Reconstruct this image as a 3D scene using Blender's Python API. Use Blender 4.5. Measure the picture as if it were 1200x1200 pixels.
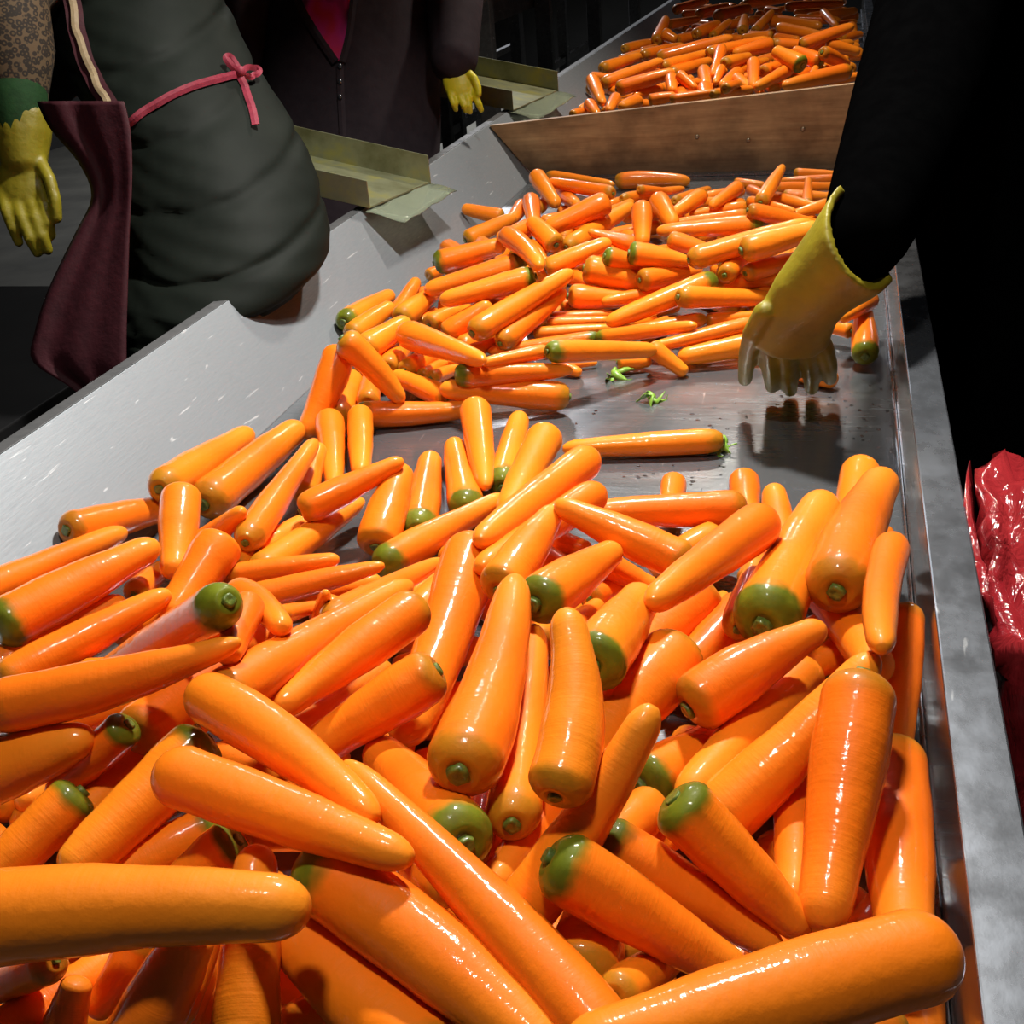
import bpy, bmesh, math, random
import numpy as np
from mathutils import Vector, Matrix
from mathutils.bvhtree import BVHTree

scene = bpy.context.scene
for o in list(bpy.data.objects):
    bpy.data.objects.remove(o)
COL = scene.collection

# ------------------------------------------------------------------ camera
F = 1356.0            # focal length in pixels of the 1200 px frame
CAM_H = 0.60          # metres above the tray floor (tray floor is z = 0)
def _basis():
    y = np.array([996.0 - 600, 600 + 140.0, -F]); y /= np.linalg.norm(y)
    r = math.radians(5)
    n = np.cross([math.cos(r), math.sin(r), 0], y); n /= np.linalg.norm(n)
    if n[1] < 0: n = -n
    return np.array([np.cross(y, n), y, n])
BAS = _basis()
cam_data = bpy.data.cameras.new('camera')
cam = bpy.data.objects.new('camera', cam_data)
COL.objects.link(cam)
cam_data.sensor_width = 36.0
cam_data.lens = 36.0 * F / 1200.0
cam_data.clip_start = 0.02
M = Matrix([list(BAS[i]) + [0] for i in range(3)] + [[0, 0, 0, 1]])
M.translation = Vector((0, 0, CAM_H))
cam.matrix_world = M
scene.camera = cam

# ------------------------------------------------------------------ world, lamps, exposure
world = bpy.data.worlds.new('world'); scene.world = world
world.use_nodes = True
world.node_tree.nodes['Background'].inputs[0].default_value = (0.75, 0.85, 1.0, 1)
world.node_tree.nodes['Background'].inputs[1].default_value = 0.022
def area(name, loc, target, sx, sy, power, color, spread=140):
    l = bpy.data.lights.new(name, 'AREA'); l.shape = 'RECTANGLE'
    l.size = sx; l.size_y = sy; l.energy = power; l.color = color; l.spread = math.radians(spread)
    o = bpy.data.objects.new(name, l); COL.objects.link(o)
    o.location = loc
    o.rotation_euler = (Vector(target) - Vector(loc)).to_track_quat('-Z', 'Y').to_euler()
    return o
area('work_lamp_or_fill', (-0.22, 1.80, 1.68), (-0.28, 1.20, 0), 0.16, 0.10, 24, (1.0, 0.96, 0.88), 120)
area('work_lamp_or_fill', (-0.25, 0.45, 1.75), (-0.25, 0.60, 0), 0.16, 0.10, 4.5, (1.0, 0.96, 0.88), 110)  # weak fill added above the near heap to brighten the front carrots
area('work_lamp_or_fill', (-0.28, 3.60, 1.70), (-0.30, 3.3, 0), 0.16, 0.10, 13, (1.0, 0.90, 0.76), 115)
area('background_fill', (-2.9, 9.3, 3.0), (-2.2, 8.2, 0), 0.9, 0.2, 90, (0.95, 0.97, 1.0), 120)  # added fill light, lifts the dark background behind the chutes
scene.view_settings.view_transform = 'Standard'
scene.view_settings.look = 'None'
scene.view_settings.gamma = 1.0
scene.view_settings.use_curve_mapping = False
scene.view_settings.exposure = 0.30

# ------------------------------------------------------------------ helpers
def px(u, v, s):
    """world point at depth s (m) seen at pixel u,v of the 1200 frame"""
    d = BAS @ np.array([(u - 600) / F, (600 - v) / F, -1.0])
    return Vector((d[0] * s, d[1] * s, d[2] * s + CAM_H))
CAM_R = Vector(BAS[:, 0]); CAM_U = Vector(BAS[:, 1]); CAM_F = -Vector(BAS[:, 2])
FWD = Vector((CAM_F.x, CAM_F.y, 0)).normalized()

def mat(name, base=(.5, .5, .5), rough=.5, metal=0.0, coat=0.0, spec=.5):
    m = bpy.data.materials.new(name); m.use_nodes = True
    b = m.node_tree.nodes['Principled BSDF']
    b.inputs['Base Color'].default_value = (*base, 1); b.inputs['Roughness'].default_value = rough
    b.inputs['Metallic'].default_value = metal; b.inputs['Coat Weight'].default_value = coat
    b.inputs['Specular IOR Level'].default_value = spec
    return m, m.node_tree.nodes, m.node_tree.links, b
def noise(N, L, scale, detail=4, rough=.5, vec=None, dist=0):
    n = N.new('ShaderNodeTexNoise'); n.inputs['Scale'].default_value = scale
    n.inputs['Detail'].default_value = detail; n.inputs['Roughness'].default_value = rough
    n.inputs['Distortion'].default_value = dist
    if vec is not None: L.new(vec, n.inputs['Vector'])
    return n
def ramp(N, L, src, stops):
    r = N.new('ShaderNodeValToRGB')
    while len(r.color_ramp.elements) < len(stops): r.color_ramp.elements.new(.5)
    for e, (p, c) in zip(r.color_ramp.elements, stops):
        e.position = p; e.color = (*c, 1) if len(c) == 3 else c
    L.new(src, r.inputs[0]); return r
def bump(N, L, src, b, strength, dist=.002, prev=None):
    n = N.new('ShaderNodeBump'); n.inputs['Strength'].default_value = strength
    n.inputs['Distance'].default_value = dist
    L.new(src, n.inputs['Height'])
    if prev is not None: L.new(prev.outputs[0], n.inputs['Normal'])
    L.new(n.outputs[0], b.inputs['Normal']); return n
def mapping(N, L, out, scale):
    mp = N.new('ShaderNodeMapping'); mp.inputs['Scale'].default_value = scale
    L.new(out, mp.inputs[0]); return mp.outputs[0]
def mixc(N, L, fac, a, b, mode='MIX'):
    m = N.new('ShaderNodeMix'); m.data_type = 'RGBA'; m.blend_type = mode
    for sock, val in ((m.inputs[0], fac), (m.inputs[6], a), (m.inputs[7], b)):
        if hasattr(val, 'is_output'): L.new(val, sock)
        elif isinstance(val, (int, float)): sock.default_value = val
        else: sock.default_value = (*val, 1)
    return m.outputs[2]

class MB:
    def __init__(self): self.v = []; self.f = []; self.t = None
    def loft(self, rings, closed=True, cap0=True, cap1=True):
        b = len(self.v); n = len(rings[0])
        for r in rings: self.v += [tuple(p) for p in r]
        for i in range(len(rings) - 1):
            for j in range(n if closed else n - 1):
                k = (j + 1) % n
                self.f.append((b + i * n + j, b + i * n + k, b + (i + 1) * n + k, b + (i + 1) * n + j))
        if closed and cap0: self.f.append(tuple(b + j for j in range(n))[::-1])
        if closed and cap1: self.f.append(tuple(b + (len(rings) - 1) * n + j for j in range(n)))
    def hexa(self, p):     # 8 points: bottom 4 ring, top 4 ring
        b = len(self.v); self.v += [tuple(q) for q in p]
        for q in ((3, 2, 1, 0), (4, 5, 6, 7), (0, 1, 5, 4), (1, 2, 6, 5), (2, 3, 7, 6), (3, 0, 4, 7)):
            self.f.append(tuple(b + i for i in q))
    def box(self, x0, x1, y0, y1, z0, z1):
        self.hexa([(x0, y0, z0), (x1, y0, z0), (x1, y1, z0), (x0, y1, z0), (x0, y0, z1), (x1, y0, z1), (x1, y1, z1), (x0, y1, z1)])
    def tube(self, pts, rad, n=14, flat=1.0, wide=None):
        """rounded tapered tube; flat squashes one axis, wide gives the wide axis"""
        pts = [Vector(p) for p in pts]; rings = []
        path = []; rr = []
        d0 = (pts[1] - pts[0]).normalized(); d1 = (pts[-1] - pts[-2]).normalized()
        for a in (80, 50, 25):
            path.append(pts[0] - d0 * rad[0] * math.sin(math.radians(a))); rr.append(rad[0] * math.cos(math.radians(a)))
        for p, r in zip(pts, rad): path.append(p); rr.append(r)
        for a in (25, 50, 80):
            path.append(pts[-1] + d1 * rad[-1] * math.sin(math.radians(a))); rr.append(rad[-1] * math.cos(math.radians(a)))
        up = None
        for i, (p, r) in enumerate(zip(path, rr)):
            d = (path[min(i + 1, len(path) - 1)] - path[max(i - 1, 0)]).normalized()
            if up is None:
                up = Vector(wide) if wide is not None else d.orthogonal()
            up = (up - d * up.dot(d)).normalized(); w = d.cross(up)
            rings.append([p + (up * math.cos(2 * math.pi * j / n) + w * flat * math.sin(2 * math.pi * j / n)) * r for j in range(n)])
        self.loft(rings)
    def ellipsoid(self, c, r, nu=16, nv=10, rot=None):
        rings = []
        for i in range(nv + 1):
            a = math.pi * min(max(i / nv, .02), .98) - math.pi / 2
            ring = []
            for j in range(nu):
                p = Vector((r[0] * math.cos(a) * math.cos(2 * math.pi * j / nu), r[1] * math.cos(a) * math.sin(2 * math.pi * j / nu), r[2] * math.sin(a)))
                if rot is not None: p = rot @ p
                ring.append(Vector(c) + p)
            rings.append(ring)
        self.loft(rings)
    def mesh(self, name, smooth=True):
        me = bpy.data.meshes.new(name); me.from_pydata(self.v, [], self.f); me.validate()
        if smooth: me.polygons.foreach_set('use_smooth', [True] * len(me.polygons))
        me.update(); return me
    def build(self, name, m, parent=None, smooth=True, bevel=0, remesh=0, sm=0, solid=0, fixn=True):
        me = self.mesh(name, smooth)
        if fixn:
            bm = bmesh.new(); bm.from_mesh(me); bmesh.ops.recalc_face_normals(bm, faces=bm.faces); bm.to_mesh(me); bm.free()
        o = bpy.data.objects.new(name, me); COL.objects.link(o)
        if m is not None: me.materials.append(m)
        if parent is not None: o.parent = parent
        if solid:
            k = o.modifiers.new('solid', 'SOLIDIFY'); k.thickness = solid; k.offset = 0
        if remesh:
            k = o.modifiers.new('remesh', 'REMESH'); k.mode = 'VOXEL'; k.voxel_size = remesh; k.use_smooth_shade = True
        if sm:
            k = o.modifiers.new('smooth', 'SMOOTH'); k.iterations = sm; k.factor = .5
        if bevel:
            k = o.modifiers.new('bevel', 'BEVEL'); k.width = bevel; k.segments = 2; k.limit_method = 'ANGLE'
        return o
def tag(o, label=None, cat=None, group=None, kind=None):
    if label: o['label'] = label
    if cat: o['category'] = cat
    if group: o['group'] = group
    if kind: o['kind'] = kind
    return o
def empty(name, loc):
    o = bpy.data.objects.new(name, None); COL.objects.link(o); o.location = loc; o.empty_display_size = .05
    return o
def adopt(parent, *kids):       # keep world placement of children under an Empty
    for k in kids:
        k.parent = parent
        k.matrix_parent_inverse = Matrix.Translation(parent.location).inverted()

# ------------------------------------------------------------------ materials
def make_materials():
    G = {}
    # wet carrot skin
    m, N, L, b = mat('carrot_skin', rough=.5, coat=.7, spec=.15)
    at = N.new('ShaderNodeAttribute'); at.attribute_name = 'along'
    gr = N.new('ShaderNodeAttribute'); gr.attribute_type = 'OBJECT'; gr.attribute_name = 'crown_green'
    oi = N.new('ShaderNodeObjectInfo'); tc = N.new('ShaderNodeTexCoord')
    n1 = noise(N, L, 9, 3, .5, tc.outputs['Object'])
    tone = ramp(N, L, oi.outputs['Random'], [(0, (.90, .165, .005)), (.5, (.95, .20, .006)), (1, (.96, .24, .009))])
    blot = ramp(N, L, n1.outputs[0], [(.3, (.90, .88, .9)), (.7, (1.06, 1.12, 1.1))])
    body = mixc(N, L, 1.0, tone.outputs[0], blot.outputs[0], 'MULTIPLY')
    tailc = ramp(N, L, at.outputs['Fac'], [(.62, (0, 0, 0)), (1, (.6, .6, .6))])
    body = mixc(N, L, tailc.outputs[0], body, (.95, .32, .02))
    # green shoulder: along < ~0.12, edge broken by noise
    n2 = noise(N, L, 60, 2, .5, tc.outputs['Object'])
    ad = N.new('ShaderNodeMath'); ad.operation = 'MULTIPLY_ADD'; ad.inputs[1].default_value = .10; L.new(n2.outputs[0], ad.inputs[0]); L.new(at.outputs['Fac'], ad.inputs[2])
    sb = N.new('ShaderNodeMath'); sb.operation = 'MULTIPLY_ADD'; sb.inputs[1].default_value = -.065; L.new(gr.outputs['Fac'], sb.inputs[0]); L.new(ad.outputs[0], sb.inputs[2])
    sh = ramp(N, L, sb.outputs[0], [(.06, (1, 1, 1)), (.135, (0, 0, 0))])
    mu = N.new('ShaderNodeMath'); mu.operation = 'MULTIPLY'; L.new(sh.outputs[0], mu.inputs[0]); L.new(gr.outputs['Fac'], mu.inputs[1])
    gcol = ramp(N, L, n2.outputs[0], [(.3, (.055, .105, .005)), (.7, (.13, .20, .010))])
    col = mixc(N, L, mu.outputs[0], body, gcol.outputs[0])
    L.new(col, b.inputs['Base Color'])
    b.inputs['Coat Roughness'].default_value = .07; b.inputs['Coat IOR'].default_value = 1.4
    n3 = noise(N, L, 170, 3, .6, tc.outputs['Object']); n4 = noise(N, L, 45, 2, .5, tc.outputs['Object'])
    wv = N.new('ShaderNodeTexNoise'); wv.noise_dimensions = '1D'; wv.inputs['Scale'].default_value = 55; wv.inputs['Detail'].default_value = 3
    L.new(at.outputs['Fac'], wv.inputs['W'])
    b1 = bump(N, L, n4.outputs[0], b, .22, .003)
    b2 = bump(N, L, wv.outputs[0], b, .10, .0015, b1)
    b3 = bump(N, L, n3.outputs[0], b, .30, .001, b2)
    for bb in (b3,): L.new(bb.outputs[0], b.inputs['Coat Normal'])
    G['carrot'] = m
    m, N, L, b = mat('stem_green', (.10, .16, .02), .45, coat=.4)
    tc = N.new('ShaderNodeTexCoord'); n = noise(N, L, 220, 3, .6, tc.outputs['Object'])
    L.new(ramp(N, L, n.outputs[0], [(.3, (.05, .08, .008)), (.7, (.17, .24, .03))]).outputs[0], b.inputs['Base Color']); bump(N, L, n.outputs[0], b, .5, .002)
    G['stem'] = m
    m, N, L, b = mat('leaf_green', (.22, .42, .05), .4, coat=.5); G['leaf'] = m
    # brushed dull steel (sloped side)
    def steel(name, c0, c1, r0, r1, metal, scr):
        m, N, L, b = mat(name, rough=.4, metal=metal)
        g = N.new('ShaderNodeNewGeometry')
        n1 = noise(N, L, 6, 6, .65, g.outputs['Position']); n2 = noise(N, L, 1, 5, .6, mapping(N, L, g.outputs['Position'], scr))
        mx = mixc(N, L, .5, n1.outputs[0], n2.outputs[0])
        L.new(ramp(N, L, mx, [(.35, c0), (.65, c1)]).outputs[0], b.inputs['Base Color'])
        L.new(ramp(N, L, mx, [(.35, (r1,) * 3), (.65, (r0,) * 3)]).outputs[0], b.inputs['Roughness'])
        bump(N, L, n2.outputs[0], b, .12, .001)
        n5 = noise(N, L, 1, 2, .5, mapping(N, L, g.outputs['Position'], (150, 16, 150)), .6)      # thin pale scratches
        sc = ramp(N, L, n5.outputs[0], [(.70, (0, 0, 0)), (.76, (.55, .55, .55))])
        old = b.inputs['Base Color'].links[0].from_socket
        L.new(mixc(N, L, sc.outputs[0], old, (.85, .87, .9)), b.inputs['Base Color'])
        return m
    G['steel_slope'] = steel('brushed_steel', (.245, .27, .30), (.335, .365, .40), .40, .58, .55, (40, 40, 400))
    G['steel_floor'] = steel('wet_steel', (.17, .182, .20), (.25, .265, .285), .14, .32, .74, (14, 160, 14))
    G['steel_wall'] = steel('polished_steel', (.42, .42, .42), (.55, .55, .55), .06, .2, .95, (300, 8, 60))
    G['steel_rim'] = steel('scuffed_steel', (.24, .26, .30), (.34, .36, .40), .20, .34, .9, (45, 30, 45))
    G['steel_dark'] = steel('dull_frame_steel', (.08, .083, .088), (.15, .15, .157), .5, .7, .5, (60, 60, 60))
    m, N, L, b = mat('olive_sheet_metal', rough=.38, metal=.45)
    g = N.new('ShaderNodeNewGeometry'); n = noise(N, L, 12, 5, .6, g.outputs['Position'])
    L.new(ramp(N, L, n.outputs[0], [(.3, (.15, .15, .07)), (.52, (.27, .28, .17)), (.72, (.40, .36, .07))]).outputs[0], b.inputs['Base Color'])
    G['chute'] = m
    m, N, L, b = mat('wet_plastic_flap', (.50, .56, .42), .12); b.inputs['Transmission Weight'].default_value = .65; b.inputs['IOR'].default_value = 1.3
    G['flap'] = m
    # wood board
    m, N, L, b = mat('plywood', rough=.55)
    g = N.new('ShaderNodeNewGeometry')
    n = noise(N, L, 3, 6, .6, mapping(N, L, g.outputs['Position'], (2.2, 2, 26))); n2 = noise(N, L, 9, 4, .6, g.outputs['Position'])
    wood = ramp(N, L, n.outputs[0], [(.3, (.36, .19, .08)), (.7, (.60, .36, .165))])
    st = ramp(N, L, n2.outputs[0], [(.35, (.62, .60, .58)), (.6, (1.05, 1.05, 1.05))])
    sx = N.new('ShaderNodeSeparateXYZ'); L.new(g.outputs['Position'], sx.inputs[0])
    a2 = N.new('ShaderNodeMath'); a2.operation = 'MULTIPLY_ADD'; a2.inputs[1].default_value = .05; L.new(n2.outputs[0], a2.inputs[0]); L.new(sx.outputs[2], a2.inputs[2])
    wet = ramp(N, L, a2.outputs[0], [(.045, (.36, .36, .38)), (.11, (1, 1, 1))])      # damp, dirt-soaked foot of the board
    L.new(mixc(N, L, 1, mixc(N, L, 1, wood.outputs[0], st.outputs[0], 'MULTIPLY'), wet.outputs[0], 'MULTIPLY'), b.inputs['Base Color'])
    bump(N, L, n.outputs[0], b, .2, .002)
    G['wood'] = m
    G['screw'] = mat('screw_head', (.5, .42, .3), .35, 1)[0]
    def cloth(name, c0, c1, scale=30, rough=.8, bs=.3, bd=.004, spec=.3):
        m, N, L, b = mat(name, rough=rough)
        tc = N.new('ShaderNodeTexCoord'); n = noise(N, L, scale, 5, .6, tc.outputs['Object'])
        L.new(ramp(N, L, n.outputs[0], [(.3, c0), (.7, c1)]).outputs[0], b.inputs['Base Color'])
        bump(N, L, n.outputs[0], b, bs, bd); b.inputs['Specular IOR Level'].default_value = spec; return m
    G['puffer'] = cloth('dark_green_nylon', (.0065, .0088, .007), (.0105, .0138, .011), 9, .6, .12, .006, .08)
    G['maroon'] = cloth('maroon_apron_cloth', (.035, .0045, .009), (.055, .007, .013), 60, .7)
    G['ribbon'] = cloth('red_ribbon', (.22, .022, .045), (.30, .035, .06), 80, .6)
    G['cream'] = cloth('cream_ribbon', (.28, .20, .11), (.36, .27, .16), 80, .6)
    G['coat2'] = cloth('dark_plum_coat_cloth', (.034, .025, .031), (.046, .034, .041), 40, .85, .2, .003, .1)
    G['black'] = cloth('black_cloth', (.0008, .0008, .0009), (.0013, .0013, .0014), 40, .95, .1, .002, .02)
    G['black'].node_tree.nodes['Principled BSDF'].inputs['IOR'].default_value = 1.0
    G['trousers'] = cloth('black_trousers', (.008, .008, .010), (.014, .014, .016), 40, .8)
    G['shoe'] = mat('rubber_boot', (.02, .02, .022), .5)[0]
    m, N, L, b = mat('pink_print_shirt', rough=.75)
    tc = N.new('ShaderNodeTexCoord'); n = noise(N, L, 11, 2, .5, tc.outputs['Object'])
    L.new(ramp(N, L, n.outputs[0], [(.38, (.85, .03, .14)), (.52, (.80, .04, .38)), (.66, (.20, .02, .12))]).outputs[0], b.inputs['Base Color']); G['pink'] = m
    m, N, L, b = mat('leopard_print_cloth', rough=.8)
    tc = N.new('ShaderNodeTexCoord'); vo = N.new('ShaderNodeTexVoronoi'); vo.inputs['Scale'].default_value = 130; L.new(tc.outputs['Object'], vo.inputs['Vector'])
    L.new(ramp(N, L, vo.outputs['Distance'], [(.18, (.11, .07, .033)), (.3, (.02, .014, .01)), (.55, (.03, .02, .012)), (.62, (.125, .08, .04))]).outputs[0], b.inputs['Base Color']); G['leopard'] = m
    G['greencuff'] = cloth('green_cuff_cloth', (.008, .035, .008), (.012, .055, .012), 60)
    def glove(name, c0, c1):
        m, N, L, b = mat(name, rough=.48, coat=.05)
        tc = N.new('ShaderNodeTexCoord'); n = noise(N, L, 22, 4, .55, tc.outputs['Object'])
        L.new(ramp(N, L, n.outputs[0], [(.3, c0), (.7, c1)]).outputs[0], b.inputs['Base Color']); bump(N, L, n.outputs[0], b, .5, .006); return m
    G['glove'] = glove('yellow_rubber', (.19, .15, .006), (.30, .25, .012))
    G['glove_bright'] = glove('bright_yellow_rubber', (.70, .58, .01), (.85, .75, .03))
    G['skin'] = mat('skin', (.48, .27, .18), .5)[0]
    G['hair'] = mat('black_hair', (.012, .010, .009), .5)[0]
    G['eye'] = mat('eye', (.04, .03, .02), .2)[0]
    m, N, L, b = mat('red_plastic_film', rough=.12, coat=.8)
    tc = N.new('ShaderNodeTexCoord'); n = noise(N, L, 8, 5, .65, tc.outputs['Object'], 1.2)
    L.new(ramp(N, L, n.outputs[0], [(.3, (.22, .008, .014)), (.7, (.42, .03, .035))]).outputs[0], b.inputs['Base Color'])
    b.inputs['Transmission Weight'].default_value = .15
    mp = mapping(N, L, tc.outputs['Object'], (2.5, 2.5, .8)); n2 = noise(N, L, 9, 4, .6, mp, 2.0)
    bump(N, L, n2.outputs[0], b, .45, .012); G['bag'] = m
    m, N, L, b = mat('concrete', rough=.75)
    g = N.new('ShaderNodeNewGeometry'); n = noise(N, L, 2.5, 6, .6, g.outputs['Position'])
    L.new(ramp(N, L, n.outputs[0], [(.3, (.07, .068, .06)), (.7, (.14, .135, .115))]).outputs[0], b.inputs['Base Color']); G['concrete'] = m
    G['wall'] = cloth('dark_painted_wall', (.05, .05, .05), (.07, .07, .068), 3, .8)
    G['oldwood'] = cloth('old_wood', (.12, .06, .03), (.20, .11, .06), 8, .7)
    G['crate'] = cloth('pale_crate_plastic', (.45, .42, .34), (.55, .52, .44), 8, .5)
    G['dark_paint'] = cloth('dark_paint', (.010, .010, .011), (.016, .016, .017), 6, .6, .1, .002, .1)
    m, N, L, b = mat('water', (1, 1, 1), .0); b.inputs['Transmission Weight'].default_value = 1; b.inputs['IOR'].default_value = 1.33
    G['water'] = m
    return G
MT = make_materials()

# ------------------------------------------------------------------ the setting
XW, XO, XJ, XR, ZR = .0875, .121, -.732, -.840, .132   # right wall, rim outside, slope foot, slope rim x / z
Y0, Y1 = -.35, 6.6
YB = 2.872
GZ = -.80
m = MB(); m.box(-6, 5, -2, 12, GZ - .1, GZ); tag(m.build('floor', MT['concrete'], smooth=False), kind='structure')
m = MB(); m.box(-6, 5, 12, 12.2, GZ, 3.2); tag(m.build('wall_back', MT['wall'], smooth=False), kind='structure')
m = MB(); m.box(-6.2, -6, -2, 12, GZ, 3.2); tag(m.build('wall_left', MT['wall'], smooth=False), kind='structure')
m = MB(); m.box(5, 5.2, -2, 12, GZ, 3.2); tag(m.build('wall_right', MT['wall'], smooth=False), kind='structure')
m = MB(); m.box(-6.2, 5.2, -2, 12.2, 3.2, 3.3); tag(m.build('ceiling', MT['wall'], smooth=False), kind='structure')

def tray():
    root = empty('sorting_table', (-.35, 2.0, GZ))
    tag(root, 'long stainless steel sorting trough full of carrots', 'table')
    parts = []
    def prism(name, sec, mt, y0=Y0, y1=Y1, bevel=.0012, smooth=False):
        mm = MB(); mm.loft([[(x, y0, z) for x, z in sec], [(x, y1, z) for x, z in sec]])
        o = mm.build(name, mt, smooth=smooth, bevel=bevel); parts.append(o); return o
    prism('tray_floor', [(XJ, -.006), (XW, -.006), (XW, 0), (XJ, 0)], MT['steel_floor'])
    k = (XR - XJ)
    prism('sloped_side', [(XJ, -.004), (XJ, .0), (XR, ZR), (XR - .004, ZR - .003)], MT['steel_slope'])
    prism('side_lip', [(XR - .001, ZR), (XR - .020, ZR + .001), (XR - .022, ZR - .030), (XR - .018, ZR - .030), (XR - .017, ZR - .003), (XR - .003, ZR - .004)], MT['steel_dark'])
    prism('upright_side', [(XW, -.006), (XW + .004, -.006), (XW + .004, .119), (XW, .120)], MT['steel_wall'])
    prism('seam_bead', [(XW - .004, .012), (XW - .0005, .010), (XW - .0005, .020), (XW - .003, .018)], MT['steel_rim'])
    prism('flat_rim', [(XW - .001, .1205), (XW - .001, .117), (XO - .003, .117), (XO - .003, .06), (XO, .06), (XO, .1205)], MT['steel_rim'], bevel=.0015)
    for y in (-.1, 1.9, 4.2, 6.2):
        for x in (-.62, .03):
            mm = MB(); mm.box(x - .025, x + .025, y - .025, y + .025, GZ, -.007); parts.append(mm.build('leg', MT['steel_dark'], smooth=False, bevel=.003))
    for x in (-.62, .03):
        mm = MB(); mm.box(x - .015, x + .015, -.07, 6.17, GZ + .25, GZ + .30); parts.append(mm.build('rail', MT['steel_dark'], smooth=False))
    adopt(root, *parts)
tray()

def board():
    root = empty('divider_board', (-.35, YB, 0)); tag(root, 'brown plywood divider board standing across the steel trough', 'board')
    xs = (-.728, XW - .002); k = ZR / (XJ - XR)
    top_l = (-.835, .131); sec = [(-.728, .003), (XW - .003, .003), (XW - .003, .196), (top_l[0], top_l[1])]
    mm = MB(); mm.loft([[(x, YB, z) for x, z in sec], [(x, YB + .018, z) for x, z in sec]])
    ch = [mm.build('plank', MT['wood'], smooth=False, bevel=.0015)]
    for (u, v) in ((877, 164), (817, 160), (941, 151)):
        p = px(u, v, 1); d = (p - Vector((0, 0, CAM_H))); q = Vector((0, 0, CAM_H)) + d * (YB / d.y)
        s = MB(); s.ellipsoid((q.x, YB - .001, q.z), (.005, .003, .005), 10, 6); ch.append(s.build('screw', MT['screw']))
    st = MB(); st.box(XJ + .004, XW - .004, YB - .030, YB - .001, .001, .005); ch.append(st.build('steel_foot_strip', MT['steel_rim'], smooth=False))
    adopt(root, *ch)
board()

def chute(label, y0, y1, xe, ze, xs, rise, hb, hf):
    root = empty('sheet_metal_chute', (xs, (y0 + y1) / 2, ze)); tag(root, label, 'chute', 'chutes over the trough rim')
    zs = ze + (xe - xs) * rise; t = .003; ch = []
    m1 = MB(); m1.hexa([(xs, y0, zs), (xe - .035, y0, ze + .035 * rise), (xe, y1, ze), (xs, y1, zs), (xs, y0, zs + t), (xe - .035, y0, ze + .035 * rise + t), (xe, y1, ze + t), (xs, y1, zs + t)])
    ch.append(m1.build('chute_floor', MT['chute'], smooth=False))
    def flange(name, y, x1, h):
        z1 = ze + (xe - x1) * rise
        mm = MB(); mm.hexa([(xs, y, zs), (x1, y, z1), (x1, y + t, z1), (xs, y + t, zs), (xs, y, zs + h), (x1, y, z1 + h), (x1, y + t, z1 + h), (xs, y + t, zs + h)])
        ch.append(mm.build(name, MT['chute'], smooth=False, bevel=.0008))
    flange('back_flange', y1, xe + .004, hb); flange('front_flange', y0 - t, xe - .035, hf)
    fl = MB(); g = []
    for i in range(7):
        a = i / 6; x = xe - .02 + .075 * a; z = max(ze + .005 - .02 * a, (XJ - x) * ZR / (XJ - XR) + .004)
        g.append([(x - .02 * (1 - j / 8), y0 - .015 + (y1 - y0 + .02) * j / 8, z + .002 * math.sin(j * 2.1 + i)) for j in range(9)])
    fl.loft(g, closed=False); ch.append(fl.build('plastic_flap', MT['flap'], solid=.0015))
    # stand carrying the chute
    for y in (y0 + .03, y1 - .03):
        lg = MB(); lg.box(xs + .02, xs + .05, y - .015, y + .015, GZ, zs - .009); ch.append(lg.build('leg', MT['steel_dark'], smooth=False))
    adopt(root, *ch)
chute('olive grey sheet metal chute between the padded coat and the dark plum coat', 2.0, 2.235, -.785, .128, -1.12, .24, .056, .050)
chute('far sheet metal chute behind the bright yellow glove and wooden board', 3.08, 3.45, -.79, .125, -1.16, .22, .056, .050)

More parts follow.
